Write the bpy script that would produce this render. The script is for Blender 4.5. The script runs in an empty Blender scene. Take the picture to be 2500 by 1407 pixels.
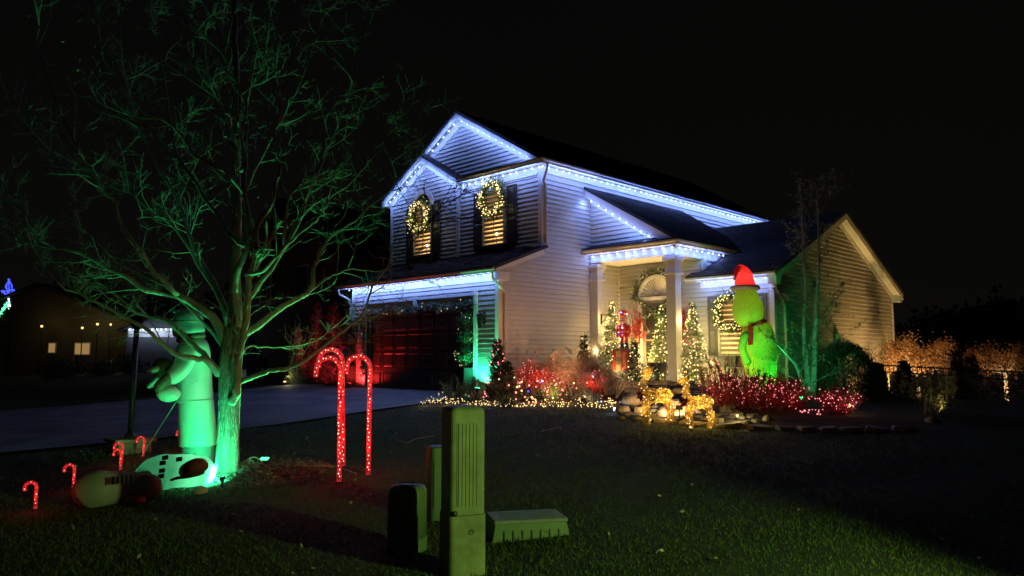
import bpy, math, random
import numpy as np
from mathutils import Vector, Matrix
random.seed(7)
R = math.radians
SC = bpy.context.scene
COL = SC.collection

# ------------------------------------------------------------------ camera
CAM_H, CAM_F, CAM_P = 1.5, 1825.0, R(5.2)
cd = bpy.data.cameras.new('camera')
cd.lens = CAM_F / 2500 * 36; cd.sensor_width = 36; cd.clip_start = .05; cd.clip_end = 600
cam = bpy.data.objects.new('camera', cd); COL.objects.link(cam)
cam.location = (0, 0, CAM_H); cam.rotation_euler = (R(90) + CAM_P, 0, R(-45))
SC.camera = cam

# ------------------------------------------------------------------ night sky
W = bpy.data.worlds.new('World'); SC.world = W; W.use_nodes = True
nt = W.node_tree; nt.nodes.clear()
wo = nt.nodes.new('ShaderNodeOutputWorld'); bg = nt.nodes.new('ShaderNodeBackground')
tc = nt.nodes.new('ShaderNodeTexCoord'); sp = nt.nodes.new('ShaderNodeSeparateXYZ')
cr = nt.nodes.new('ShaderNodeValToRGB'); nz = nt.nodes.new('ShaderNodeTexNoise'); mx = nt.nodes.new('ShaderNodeMath')
nz.inputs['Scale'].default_value = 1.6; nz.inputs['Detail'].default_value = 4
mx.operation = 'MULTIPLY_ADD'; mx.inputs[1].default_value = .25
nt.links.new(tc.outputs['Generated'], sp.inputs[0]); nt.links.new(tc.outputs['Generated'], nz.inputs['Vector'])
nt.links.new(nz.outputs['Fac'], mx.inputs[0]); nt.links.new(sp.outputs['Z'], mx.inputs[2])
nt.links.new(mx.outputs[0], cr.inputs[0])
cr.color_ramp.elements[0].position = .0; cr.color_ramp.elements[0].color = (.0036, .0033, .0024, 1)
cr.color_ramp.elements[1].position = .6; cr.color_ramp.elements[1].color = (.0018, .0018, .0017, 1)
nt.links.new(cr.outputs[0], bg.inputs[0]); bg.inputs[1].default_value = 1.0
nt.links.new(bg.outputs[0], wo.inputs[0])

SC.view_settings.view_transform = 'Standard'; SC.view_settings.look = 'None'
SC.view_settings.exposure = 0; SC.view_settings.gamma = 1
try: SC.view_settings.use_curve_mapping = False
except Exception: pass
SC.cycles.use_denoising = True
SC.cycles.max_bounces = 5; SC.cycles.diffuse_bounces = 2; SC.cycles.glossy_bounces = 2
SC.cycles.transmission_bounces = 4; SC.cycles.transparent_max_bounces = 6
SC.cycles.sample_clamp_indirect = 1.5; SC.cycles.sample_clamp_direct = 0
SC.cycles.use_light_tree = True; SC.cycles.caustics_reflective = False; SC.cycles.caustics_refractive = False

# ------------------------------------------------------------------ helpers
_f = np.array([math.cos(R(45)) * math.cos(CAM_P), math.sin(R(45)) * math.cos(CAM_P), math.sin(CAM_P)])
_r = np.array([math.sin(R(45)), -math.cos(R(45)), 0.]); _u = np.cross(_r, _f)
def at(px, py, D):
    """point seen at pixel px,py of the 2500 px photo at horizontal distance D along the view"""
    d = _f + _r * (px - 1250) / CAM_F + _u * (703.5 - py) / CAM_F
    h = (d[0] + d[1]) / math.sqrt(2)
    return np.array([0, 0, CAM_H]) + d * D / h

def lerp(a, b, t): return a + (b - a) * t
def sm(t):
    t = min(1, max(0, t)); return t * t * (3 - 2 * t)
GX = [-90, 0, 1, 4, 6.2, 8, 10, 12.4, 15, 400]; GZ = [-.3, 0, 0, .1, .19, .28, .4, .58, .64, .64]
def gz(x, y):
    z = sum(np.interp(x + k, GX, GZ) for k in (-.8, -.4, 0, .4, .8)) / 5
    z -= .75 * sm((x - 15.5) / 9) * sm((11 - y) / 5)
    z += .34 * math.exp(-((x - 13.2) ** 2 / 2.2 + (y - 8.9) ** 2 / 2.2))
    return float(z)
def gpx(px, py, lift=0):
    """ground point under a pixel (used to measure where things stand)"""
    D = 8.
    for i in range(60):
        d = _f + _r * (px - 1250) / CAM_F + _u * (703.5 - py) / CAM_F
        h = (d[0] + d[1]) / math.sqrt(2)
        p = np.array([0, 0, CAM_H]) + d * D / h
        D = .5 * D + .5 * (gz(p[0], p[1]) - CAM_H) / d[2] * h
    p = at(px, py, D); return np.array([p[0], p[1], gz(p[0], p[1]) + lift])
def on_ground(px, D):
    p = at(px, 870, D); return np.array([p[0], p[1], gz(p[0], p[1])])

ORG = {}
def setp(o, label=None, cat=None, group=None, kind=None):
    if label: o['label'] = label
    if cat: o['category'] = cat
    if group: o['group'] = group
    if kind: o['kind'] = kind
    return o
def thing(name, loc, label=None, cat=None, group=None, rz=0):
    o = bpy.data.objects.new(name, None); COL.objects.link(o); o.location = loc; o.rotation_euler = (0, 0, rz)
    o.empty_display_size = .2
    ORG[o.name] = np.array([float(loc[0]), float(loc[1]), float(loc[2])])
    return setp(o, label, cat, group)
class MB:
    def __init__(s): s.v = []; s.f = []
    def add(s, vs, fs):
        b = len(s.v); s.v += [tuple(map(float, p)) for p in vs]; s.f += [tuple(b + i for i in f) for f in fs]; return s
    def box(s, a, b):
        x0, y0, z0 = a; x1, y1, z1 = b
        return s.add([(x0, y0, z0), (x1, y0, z0), (x1, y1, z0), (x0, y1, z0), (x0, y0, z1), (x1, y0, z1), (x1, y1, z1), (x0, y1, z1)],
                     [(0, 3, 2, 1), (4, 5, 6, 7), (0, 1, 5, 4), (1, 2, 6, 5), (2, 3, 7, 6), (3, 0, 4, 7)])
    def prism(s, poly, vec):
        """poly: 3D loop; extruded by vec"""
        n = len(poly); a = [np.array(p, float) for p in poly]; w = np.array(vec, float)
        return s.add(a + [p + w for p in a], [tuple(range(n))[::-1], tuple(range(n, 2 * n))] + [(i, (i + 1) % n, n + (i + 1) % n, n + i) for i in range(n)])
    def tube(s, pts, rad, n=6, cap=True, flat=None):
        P = [np.array(p, float) for p in pts]; m = len(P)
        if not hasattr(rad, '__len__'): rad = [rad] * m
        up = None; vs = []
        for i, p in enumerate(P):
            t = P[min(i + 1, m - 1)] - P[max(i - 1, 0)]; t = t / (np.linalg.norm(t) + 1e-9)
            if up is None:
                up = np.array([0, 0, 1.]) if abs(t[2]) < .9 else np.array([1., 0, 0])
            a = np.cross(t, up); a /= np.linalg.norm(a) + 1e-9; b = np.cross(a, t); up = b
            for k in range(n):
                th = 2 * math.pi * k / n
                c, d = (1, 1) if flat is None else flat
                vs.append(p + rad[i] * (math.cos(th) * a * c + math.sin(th) * b * d))
        fs = [(i * n + k, i * n + (k + 1) % n, (i + 1) * n + (k + 1) % n, (i + 1) * n + k) for i in range(m - 1) for k in range(n)]
        if cap: fs += [tuple(range(n))[::-1], tuple((m - 1) * n + k for k in range(n))]
        return s.add(vs, fs)
    def ball(s, c, r, seg=8, ring=5, sc=(1, 1, 1), jit=0, rnd=random):
        vs = [(c[0], c[1], c[2] - r * sc[2])]
        for i in range(1, ring):
            ph = -math.pi / 2 + math.pi * i / ring
            for k in range(seg):
                th = 2 * math.pi * k / seg; j = 1 + rnd.uniform(-jit, jit)
                vs.append((c[0] + j * r * sc[0] * math.cos(ph) * math.cos(th), c[1] + j * r * sc[1] * math.cos(ph) * math.sin(th), c[2] + j * r * sc[2] * math.sin(ph)))
        vs.append((c[0], c[1], c[2] + r * sc[2])); L = len(vs) - 1
        fs = [(0, 1 + (k + 1) % seg, 1 + k) for k in range(seg)]
        for i in range(ring - 2):
            for k in range(seg):
                a = 1 + i * seg; fs.append((a + k, a + (k + 1) % seg, a + seg + (k + 1) % seg, a + seg + k))
        a = 1 + (ring - 2) * seg
        fs += [(a + k, a + (k + 1) % seg, L) for k in range(seg)]
        return s.add(vs, fs)
    def lathe(s, c, prof, n=16):
        """prof: (r,z) pairs"""
        vs = []; m = len(prof)
        for r_, z_ in prof:
            for k in range(n):
                th = 2 * math.pi * k / n; vs.append((c[0] + r_ * math.cos(th), c[1] + r_ * math.sin(th), c[2] + z_))
        fs = [(i * n + k, i * n + (k + 1) % n, (i + 1) * n + (k + 1) % n, (i + 1) * n + k) for i in range(m - 1) for k in range(n)]
        fs += [tuple(range(n))[::-1], tuple((m - 1) * n + k for k in range(n))]
        return s.add(vs, fs)
    def leaf(s, p, d, w, ln, side=None):
        p = np.array(p, float); d = np.array(d, float); d /= np.linalg.norm(d) + 1e-9
        q = np.array([random.gauss(0, 1) for _ in range(3)]) if side is None else side
        a = np.cross(d, q); a /= np.linalg.norm(a) + 1e-9
        return s.add([p, p + d * ln * .5 + a * w / 2, p + d * ln, p + d * ln * .5 - a * w / 2], [(0, 1, 2, 3)])
def mesh_of(mb, org=(0, 0, 0), name='m', smooth=False):
    me = bpy.data.meshes.new(name); V = np.array(mb.v) - np.array(org)
    me.from_pydata(V.tolist(), [], mb.f)
    if smooth: me.polygons.foreach_set('use_smooth', [True] * len(me.polygons))
    me.update(); return me
def part(name, mb, mt, parent=None, smooth=False, kind=None, label=None, loc=None, bevel=0):
    """one mesh object; its vertices are given in world coordinates"""
    org = ORG[parent.name] if parent is not None else (np.array(loc, float) if loc is not None else np.zeros(3))
    o = bpy.data.objects.new(name, mesh_of(mb, org, name, smooth)); COL.objects.link(o)
    if parent is not None: o.parent = parent
    else: o.location = org
    ORG[o.name] = org
    o.data.materials.append(mt)
    if kind: o['kind'] = kind
    if label: o['label'] = label
    if bevel:
        b = o.modifiers.new('b', 'BEVEL'); b.width = bevel; b.segments = 2; b.limit_method = 'ANGLE'; b.angle_limit = R(40)
    return o
def solo(name, mb, mt, loc, label, cat, group=None, kind=None, smooth=False, bevel=0):
    return setp(part(name, mb, mt, None, smooth, loc=loc, bevel=bevel), label, cat, group, kind)
def inst(name, me, parent, p, rot=None, sc=None):
    o = bpy.data.objects.new(name, me); COL.objects.link(o)
    if parent is not None: o.parent = parent; o.location = np.array(p) - ORG[parent.name]; ORG[o.name] = np.array(p, float)
    else: o.location = p; ORG[o.name] = np.array(p, float)
    if rot is not None: o.rotation_euler = rot
    if sc is not None: o.scale = sc
    return o
def copy_tree(o, parent=None):
    c = o.copy(); COL.objects.link(c); c.parent = parent
    for ch in list(o.children): copy_tree(ch, c)
    return c
def mat(name, col, rough=.6, var=.2, scale=6, bump=0, bscale=40, metal=0, emit=None, es=0, sss=0, trans=0, col2=None, stretch=None, island=0, spec=.5, alpha_translucent=0):
    m = bpy.data.materials.new(name); m.use_nodes = True; n = m.node_tree; b = n.nodes['Principled BSDF']
    b.inputs['Roughness'].default_value = rough; b.inputs['Metallic'].default_value = metal
    b.inputs['Specular IOR Level'].default_value = spec
    tc = n.nodes.new('ShaderNodeTexCoord'); mp = n.nodes.new('ShaderNodeMapping')
    n.links.new(tc.outputs['Object'], mp.inputs[0])
    if stretch: mp.inputs['Scale'].default_value = stretch
    nz = n.nodes.new('ShaderNodeTexNoise'); nz.inputs['Scale'].default_value = scale; nz.inputs['Detail'].default_value = 6; nz.inputs['Roughness'].default_value = .65
    n.links.new(mp.outputs[0], nz.inputs['Vector'])
    rp = n.nodes.new('ShaderNodeValToRGB'); n.links.new(nz.outputs['Fac'], rp.inputs[0])
    c2 = col2 or tuple(c * (1 - var) for c in col)
    rp.color_ramp.elements[0].position = .32; rp.color_ramp.elements[0].color = (*c2, 1)
    rp.color_ramp.elements[1].position = .66; rp.color_ramp.elements[1].color = (*[min(1, c * (1 + (var * .5 if not col2 else 0))) for c in col], 1)
    out = rp.outputs[0]
    if island:
        g = n.nodes.new('ShaderNodeNewGeometry'); hs = n.nodes.new('ShaderNodeHueSaturation'); ma = n.nodes.new('ShaderNodeMapRange')
        ma.inputs[3].default_value = 1 - island; ma.inputs[4].default_value = 1 + island
        n.links.new(g.outputs['Random Per Island'], ma.inputs[0]); n.links.new(ma.outputs[0], hs.inputs['Value']); n.links.new(out, hs.inputs['Color']); out = hs.outputs[0]
    n.links.new(out, b.inputs['Base Color'])
    if bump:
        bz = n.nodes.new('ShaderNodeTexNoise'); bz.inputs['Scale'].default_value = bscale; bz.inputs['Detail'].default_value = 5
        n.links.new(mp.outputs[0], bz.inputs['Vector']); bp = n.nodes.new('ShaderNodeBump'); bp.inputs['Strength'].default_value = bump; bp.inputs['Distance'].default_value = .02
        n.links.new(bz.outputs['Fac'], bp.inputs['Height']); n.links.new(bp.outputs[0], b.inputs['Normal'])
    if emit:
        b.inputs['Emission Color'].default_value = (*emit, 1); b.inputs['Emission Strength'].default_value = es
        m.cycles.emission_sampling = 'NONE'
    if trans:
        b.inputs['Transmission Weight'].default_value = trans
    if alpha_translucent:
        ts = n.nodes.new('ShaderNodeBsdfTranslucent'); ms = n.nodes.new('ShaderNodeMixShader'); ms.inputs[0].default_value = alpha_translucent
        n.links.new(out, ts.inputs[0]); n.links.new(b.outputs[0], ms.inputs[1]); n.links.new(ts.outputs[0], ms.inputs[2])
        n.links.new(ms.outputs[0], n.nodes['Material Output'].inputs[0])
    return m
def glow(name, col, s):
    m = bpy.data.materials.new(name); m.use_nodes = True; n = m.node_tree; b = n.nodes['Principled BSDF']
    b.inputs['Base Color'].default_value = (*[c * .5 for c in col], 1)
    b.inputs['Emission Color'].default_value = (*col, 1); b.inputs['Emission Strength'].default_value = s
    m.cycles.emission_sampling = 'NONE'; return m
NL = [0]
def lamp(p, col, e, r=.02, parent=None, kind='POINT', aim=None, cone=60, blend=.5, name='bulb_light'):
    l = bpy.data.lights.new(name, kind); l.color = col; l.energy = e; l.shadow_soft_size = r
    o = bpy.data.objects.new(name, l); COL.objects.link(o)
    if parent is not None: o.parent = parent; o.location = np.array(p) - ORG[parent.name]
    else: o.location = p
    if kind == 'SPOT':
        l.spot_size = R(cone); l.spot_blend = blend
        o.rotation_euler = Vector(np.array(aim, float) - np.array(p, float)).to_track_quat('-Z', 'Y').to_euler()
    NL[0] += 1
    return o

# colours of things
M = {}
M['siding'] = mat('vinyl_siding', (.50, .485, .45), .5, .1, 1.3, .12, 30, island=.03)
M['trim'] = mat('white_trim', (.66, .66, .64), .45, .1, 3, .05, 30)
M['gutter'] = mat('gutter_metal', (.50, .50, .46), .4, .12, 3)
M['shingle'] = mat('asphalt_shingle', (.050, .044, .052), .9, .35, 9, .5, 160, island=.3)
M['roofdeck'] = mat('roof_deck', (.03, .03, .033), .9)
M['shutter'] = mat('dark_shutter', (.035, .036, .04), .45, .2, 5)
M['gshutter'] = mat('grey_shutter', (.16, .155, .15), .5, .2, 5)
M['door'] = mat('garage_door_brown', (.055, .032, .030), .42, .2, 4, .1, 60)
M['dark'] = mat('black_metal', (.02, .02, .02), .4, .2, 5)
M['glass'] = mat('dark_glass', (.02, .022, .025), .08, .1, 2)
M['blind'] = mat('blind_slat', (.55, .45, .3), .5, .1, 4, alpha_translucent=.3)
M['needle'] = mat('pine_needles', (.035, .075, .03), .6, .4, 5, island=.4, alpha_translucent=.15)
M['needle_lit'] = mat('bulb_lit_needles', (.11, .19, .04), .6, .4, 5, island=.4, alpha_translucent=.2)  # lighter copy of the needles: the bulbs' light on them is in the colour
M['needle_frost'] = mat('frosted_needles', (.22, .25, .17), .6, .4, 5, island=.4, alpha_translucent=.15)
M['red_twig'] = mat('red_twig', (.30, .02, .025), .6, .4, 8, island=.3)
M['tan_grass'] = mat('dry_grass', (.56, .42, .30), .8, .3, 6, island=.35)
M['brown_leaf'] = mat('brown_leaves', (.34, .19, .10), .7, .4, 6, island=.4, alpha_translucent=.3)
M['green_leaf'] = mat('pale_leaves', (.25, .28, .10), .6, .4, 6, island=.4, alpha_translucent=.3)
M['shrub'] = mat('shrub_leaves', (.045, .065, .025), .6, .4, 6, island=.5, alpha_translucent=.15)
M['bark'] = mat('maple_bark', (.34, .32, .28), .9, .45, 7, 1.0, 26, stretch=(1, 1, .22))
M['twig'] = mat('twig_bark', (.27, .265, .24), .8, .4, 6, .3, 40)
M['birch'] = mat('birch_bark', (.55, .52, .46), .7, .5, 8, .4, 30)
M['mulch'] = mat('mulch', (.05, .034, .024), .95, .6, 14, .9, 60)
M['lawn'] = mat('lawn_soil', (.035, .045, .014), .95, .5, 3, .8, 60)
M['grass'] = mat('grass_blades', (.11, .18, .035), .6, .4, 1.2, island=.28, col2=(.11, .13, .04), alpha_translucent=.25)
M['concrete'] = mat('concrete', (.30, .30, .31), .7, .5, .9, .9, 9)
M['asphalt'] = mat('asphalt', (.05, .05, .05), .9, .3, 3, .4, 60)
M['stone'] = mat('flagstone', (.40, .33, .24), .8, .45, 5, .7, 18, island=.0)
M['stone2'] = mat('grey_boulder', (.33, .30, .27), .8, .45, 5, .7, 18)
M['cloth'] = mat('white_nylon', (.66, .66, .64), .5, .12, 3, .3, 7, alpha_translucent=.25)
M['wire'] = mat('wire', (.03, .035, .03), .5)
M['white_wire'] = mat('white_wire', (.5, .5, .48), .5)
M['gold'] = mat('gold_tinsel', (.75, .50, .13), .35, .3, 30, metal=.3, island=.4, alpha_translucent=.3)
G_ = {}
G_['cool'] = glow('led_cool_white', (.72, .86, 1.0), 5)
G_['warm'] = glow('led_warm_white', (1.0, .72, .29), 1.75)
G_['red'] = glow('mini_red', (1.0, .16, .12), 5)
G_['pink'] = glow('mini_red_pink', (1.0, .22, .25), 2.2)
G_['amber'] = glow('mini_amber', (1.0, .6, .2), 4)
G_['blue'] = glow('mini_blue', (.06, .09, 1.0), 1.6)
G_['green'] = glow('mini_green', (.1, 1.0, .35), 3)
def ball_mesh(r, name, mt, seg=6, ring=4, sc=(1, 1, 1)):
    b = MB(); b.ball((0, 0, 0), r, seg, ring, sc); me = mesh_of(b, name=name); me.materials.append(mt); return me
LED = ball_mesh(.019, 'led_bulb', G_['cool'], 8, 6)

# ------------------------------------------------------------------ ground, driveway, street
def sheet(name, xs, ys, f, mt, inside=None, kind='structure'):
    b = MB(); idx = {}
    for i, x in enumerate(xs):
        for j, y in enumerate(ys): idx[i, j] = len(b.v); b.v.append((x, y, f(x, y)))
    for i in range(len(xs) - 1):
        for j in range(len(ys) - 1):
            cx, cy = (xs[i] + xs[i + 1]) / 2, (ys[j] + ys[j + 1]) / 2
            if inside is None or inside(cx, cy): b.f.append((idx[i, j], idx[i + 1, j], idx[i + 1, j + 1], idx[i, j + 1]))
    o = part(name, b, mt, smooth=True); o['kind'] = kind; return o
def bumpy(x, y): return gz(x, y) + .015 * math.sin(2.1 * x + 1.3 * y) * math.sin(1.7 * y - .8 * x)
xs = list(np.concatenate([np.arange(-120, -4, 12), np.arange(-4, 24, .3), np.arange(24, 60, 4), np.arange(60, 320, 20)]))
ys = list(np.concatenate([np.arange(-160, -6, 14), np.arange(-6, 26, .3), np.arange(26, 60, 4), np.arange(60, 320, 20)]))
sheet('ground', xs, ys, bumpy, M['lawn'])
DR0, DR1 = 13.2, 22.2
def drive_edge(x): return DR0 + (.35 * math.sin((x - 9) * .5) if x < 9 else 0) - .5 * sm((x - 10.2) / 2.2) * 0
def drz(x, y): return gz(x, y) + .035
dxs = list(np.arange(-3.2, 12.41, .3)) + [12.5]
bd = MB(); n = 24
for x in dxs:
    for j in range(n + 1):
        y = lerp(drive_edge(x), DR1, j / n); bd.v.append((x, y, drz(x, y)))
for i in range(len(dxs) - 1):
    for j in range(n):
        a = i * (n + 1) + j; bd.f.append((a, a + n + 1, a + n + 2, a + 1))
setp(part('driveway', bd, M['concrete'], smooth=True), kind='structure')
bs = MB().box((-13, -80, -.6), (-3.3, 90, gz(-5, 0) + .03)); setp(part('street', bs, M['asphalt']), kind='structure')
bk = MB().box((-3.3, -80, -.6), (-3.14, DR0, gz(-3, 0) + .10)); setp(part('kerb', bk, M['concrete']), kind='structure')
bk = MB().box((-3.3, DR1, -.6), (-3.14, 90, gz(-3, 0) + .10)); setp(part('kerb', bk, M['concrete']), kind='structure')

BE = [(-9, 13.5), (1.5, 12.2), (3.2, 11.4), (4.4, 11.05), (5.8, 10.3), (6.6, 10.25), (7.4, 10.5), (8.6, 11.0), (10.5, 10.4), (12.9, 10.15), (13.2, 10.3)]
def bed_x(y): return float(np.interp(y, [b[0] for b in BE], [b[1] for b in BE]))
bb = MB(); yy = list(np.arange(1.0, 13.2, .2)); nx = 30
for y in yy:
    x0 = bed_x(y); x1 = 17.0 if y > 8.1 else 19.0
    if y > 12.7: x1 = 12.36
    for i in range(nx + 1):
        x = lerp(x0, x1, (i / nx) ** 1.2)
        z = gz(x, y) + .035 * sm((x - x0) / .5) + .006 + .02 * math.sin(9 * x) * math.sin(8 * y) * sm((x - x0) / .4)
        bb.v.append((x, y, z))
for j in range(len(yy) - 1):
    for i in range(nx):
        a = j * (nx + 1) + i; bb.f.append((a, a + 1, a + nx + 2, a + nx + 1))
setp(part('planting_bed', bb, M['mulch'], smooth=True), kind='structure')
# ------------------------------------------------------------------ the house
FX, UX, SY, DX, WY, GF = 12.36, 13.88, 12.81, 17.07, 8.2, .58
house = thing('house', (15.5, 12.81, .6), 'two storey house in pale horizontal siding, its eaves outlined with white lights', 'house')
CH = .118
def wall_boards(wall, ax, c, z0, z1, lf, rf, cut=None, out=-1):
    k = 0; z = z0
    while z < z1 - .02:
        zt = min(z + CH, z1)
        spans = [(lf(z), rf(z), lf(zt), rf(zt))]
        if cut and (z + zt) / 2 < cut[3] and (z + zt) / 2 > cut[2]:
            spans = [(lf(z), cut[0], lf(zt), cut[0]), (cut[1], rf(z), cut[1], rf(zt))]
        for a, b_, a1, b1 in spans:
            if b_ - a < .03: continue
            if b1 - a1 < .01: b1 = a1 + .01
            T0, T1 = .031 * out, .005 * out
            def q(u, zz, t): return (c + t, u, zz) if ax == 0 else (u, c + t, zz)
            mb = MB(); zf = zt - .014; P = [q(a, z, T0), q(b_, z, T0), q(b1, zf, T1), q(a1, zf, T1), q(a, z, 0), q(b_, z, 0), q(b1, zf, 0), q(a1, zf, 0),
                            q(a, z + .012, T0), q(b_, z + .012, T0)]
            mb.add(P, [(0, 1, 9, 8), (8, 9, 2, 3), (4, 5, 1, 0), (0, 8, 3, 7, 4), (1, 5, 6, 2, 9)])
            part('siding_board', mb, M['siding'], wall)
        z += CH
def wall_core(name, ax, c, poly, th=.12, mt=None):
    def q(u, z): return (c, u, z) if ax == 0 else (u, c, z)
    mb = MB().prism([q(u, z) for u, z in poly], (th, 0, 0) if ax == 0 else (0, th, 0)); return part(name, mb, mt or M['siding'], house)
K = lambda v: (lambda z: v)
def gab(ua, ub, um, za, zb):
    s0 = (zb - za) / (um - ua); s1 = (zb - za) / (ub - um)
    return (lambda z: ua if z <= za else ua + (z - za) / s0), (lambda z: ub if z <= za else ub - (z - za) / s1)
GL, GR = 12.81, 19.05
# garage front
w = wall_core('garage_front_wall', 0, FX + .002, [(GL, .4), (13.66, .4), (13.66, 3.0), (18.3, 3.0), (18.3, .4), (GR, .4), (GR, 3.55), (GL, 3.55)])
wall_boards(w, 0, FX, GF + .04, 3.36, K(GL + .1), K(GR - .1), cut=(13.53, 18.4, 0, 3.0))
# long side wall
w = wall_core('side_wall', 1, SY + .002, [(FX, .4), (17.2, .4), (17.2, 4.0), (26, 4.0), (26, 6.4), (UX, 6.4), (UX, 4.2), (FX, 3.52)])
wall_boards(w, 1, SY, GF + .04, 6.18, lambda z: FX + .1 if z < 3.45 else (FX + .1 + (z - 3.45) * 2.2 if z < 4.12 else UX + .1), lambda z: DX if z < 4.02 else 25.6)
# upper front wall
w = wall_core('upper_front_wall', 0, UX + .002, [(SY, 4.1), (19.28, 4.1), (19.28, 6.36), (17.55, 7.36), (15.75, 6.36), (SY, 6.36)])
wall_boards(w, 0, UX, 4.22, 6.18, K(SY + .1), K(15.95))
gl, gr = gab(15.75, 19.3, 17.55, 6.30, 7.30)
wall_boards(w, 0, UX, 4.22, 7.22, lambda z: max(16.1, gl(z)), lambda z: min(19.18, gr(z)))
# big gable
w = wall_core('gable_wall', 0, 14.002, [(12.95, 6.4), (19.1, 6.4), (16.05, 8.3)])
gl, gr = gab(12.95, 19.15, 16.05, 6.52, 8.33)
wall_boards(w, 0, 14.0, 6.58, 8.28, gl, gr)
# back and far walls
for nm, a, b in (('north_wall', (FX + .2, GR - .14, .4), (26, GR - .02, 3.4)), ('north_upper_wall', (UX + .2, 19.14, 3.6), (26, 19.26, 6.3)), ('rear_wall', (25.9, SY + .13, .0), (26.0, 19.0, 6.3)), ('wing_rear_wall', (25.1, WY + .13, -.3), (25.22, SY, 3.4))):
    part(nm, MB().box(a, b), M['siding'], house)
# porch / wing front wall
w = wall_core('wing_front_wall', 0, DX + .002, [(WY, .3), (SY, .3), (SY, 4.1), (10.2, 4.1), (10.2, 3.5), (WY, 3.5)])
wall_boards(w, 0, DX, .66, 4.0, K(WY + .1), lambda z: SY - .02) if False else None
wall_boards(w, 0, DX, .66, 3.42, K(WY + .1), K(SY - .03)); wall_boards(w, 0, DX, .66 + CH * 24, 4.02, K(10.17), K(SY - .03))
# triangular gable strip over porch
w = wall_core('porch_gable_wall', 0, 15.852, [(10.3, 4.28), (SY, 4.28), (SY, 5.82)])
wall_boards(w, 0, 15.85, 4.36, 5.75, lambda z: 10.42 + (z - 4.36) * (SY - 10.42) / (5.84 - 4.36), K(SY - .02))
# porch return wall above the wing roof
w = wall_core('porch_return_wall', 1, 10.172, [(17.2, 3.6), (18.6, 3.6), (18.6, 4.2), (17.2, 4.2)])
wall_boards(w, 1, 10.17, 3.62, 4.05, K(17.32), K(18.5))
# wing gable end
w = wall_core('wing_gable_wall', 1, WY + .002, [(DX, -.4), (25.22, -.4), (25.22, 3.45), (21.15, 5.3), (DX, 3.45)])
gl, gr = gab(DX, 25.22, 21.15, 3.42, 5.30)
wall_boards(w, 1, WY, -.3 + CH * 3, 5.25, lambda z: max(DX + .1, gl(z)), lambda z: min(25.12, gr(z)))

# corner posts and trim
def trim(name, a, b, mt='trim', bev=.006): return part(name, MB().box(a, b), M[mt], house, bevel=bev)
e = .03
for a, b in (((FX - e, GL - e, .5), (FX + .1, GL + .1, 3.38)), ((FX - e, GR - .1, .5), (FX + .1, GR + e, 3.38)), ((UX - e, SY - e, 4.22), (UX + .1, SY + .1, 6.2)),
             ((UX - e, 19.18, 4.2), (UX + .1, 19.28 + e, 6.2)), ((UX - e - .02, 15.95, 4.2), (UX + .02, 16.1, 6.2)), ((DX - e, WY - e, .3), (DX + .1, WY + .1, 3.4)),
             ((25.12, WY - e, -.2), (25.25, WY + .1, 3.4)), ((DX - .028, SY - .055, .8), (DX, SY - .0275, 4.0)), ((17.14, 10.12, 3.6), (17.31, 10.3, 4.05))):
    trim('corner_post', a, b)
# frieze boards under the eaves
trim('frieze_board', (UX - .04, SY + .12, 6.16), (UX, 15.75, 6.38)); trim('frieze_board', (UX - .035, SY - .04, 6.2), (25.8, SY, 6.42)) ; trim('frieze_board', (UX - .04, SY - .037, 6.2), (UX - .002, SY + .12, 6.42))
trim('frieze_board', (FX - .04, GL - .03, 3.3), (FX, GR, 3.5)); trim('frieze_board', (DX - .04, WY - .0, 3.24), (DX, 10.16, 3.42))
trim('porch_beam', (15.77, 10.17, 4.0), (16.04, SY - .03, 4.21)); trim('porch_beam', (16.04, 10.17, 4.0), (18.5, 10.17 - .02 + .001, 4.21)) if False else trim('porch_beam', (15.771, 10.13, 4.0), (18.45, 10.168, 4.21))
trim('porch_ceiling', (15.9, 10.2, 4.03), (DX, SY - .03, 4.07))
trim('porch_beam', (16.04, 10.17, 3.99), (DX - .03, 10.4, 4.029))
# raked friezes (light catching boards)
def rake_board(x0, x1, ya, za, yb, zb, h, name='rake_board', mt='trim'):
    part(name, MB().prism([(x0, ya, za), (x0, yb, zb), (x0, yb, zb - h), (x0, ya, za - h)], (x1 - x0, 0, 0)), M[mt], house)
def rake_board_s(y0, y1, xa, za, xb, zb, h, name='rake_board', mt='trim'):
    part(name, MB().prism([(xa, y0, za), (xb, y0, zb), (xb, y0, zb - h), (xa, y0, za - h)], (0, y1 - y0, 0)), M[mt], house)
SL = .5915
def rz(y, ym, zt): return zt - abs(y - ym) * SL
# big gable: frieze on wall, soffit, fascia
for s in (-1, 1):
    y1 = 16.05 + s * 3.25
    rake_board(13.96, 14.0, 16.05, 8.40, y1, 8.40 - 3.25 * SL, .22, 'rake_frieze')
    rake_board(13.80, 14.0, 16.05, 8.43, y1, 8.43 - 3.25 * SL, .03, 'rake_soffit')
    rake_board(13.76, 13.80, 16.05, 8.52, 16.05 + s * 3.42, 8.52 - 3.42 * SL, .17, 'rake_fascia', 'gutter')
    y1 = 17.55 + s * 1.75
    rake_board(13.835, 13.88, 17.5 + s * .0, 7.37, y1, 7.37 - 1.75 * SL, .2, 'rake_frieze')
    rake_board(13.68, 13.88, 17.55, 7.41, 17.55 + s * 1.9, 7.41 - 1.9 * SL, .03, 'rake_soffit')
    rake_board(13.64, 13.68, 17.55, 7.49, 17.55 + s * 1.96, 7.49 - 1.96 * SL, .17, 'rake_fascia', 'gutter')
# boxed returns of the small gable
trim('eave_return', (13.66, 15.6, 6.2), (13.84, 15.8, 6.36), 'gutter'); trim('eave_return', (13.66, 19.30, 6.18), (13.84, 19.5, 6.34), 'gutter')
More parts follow.
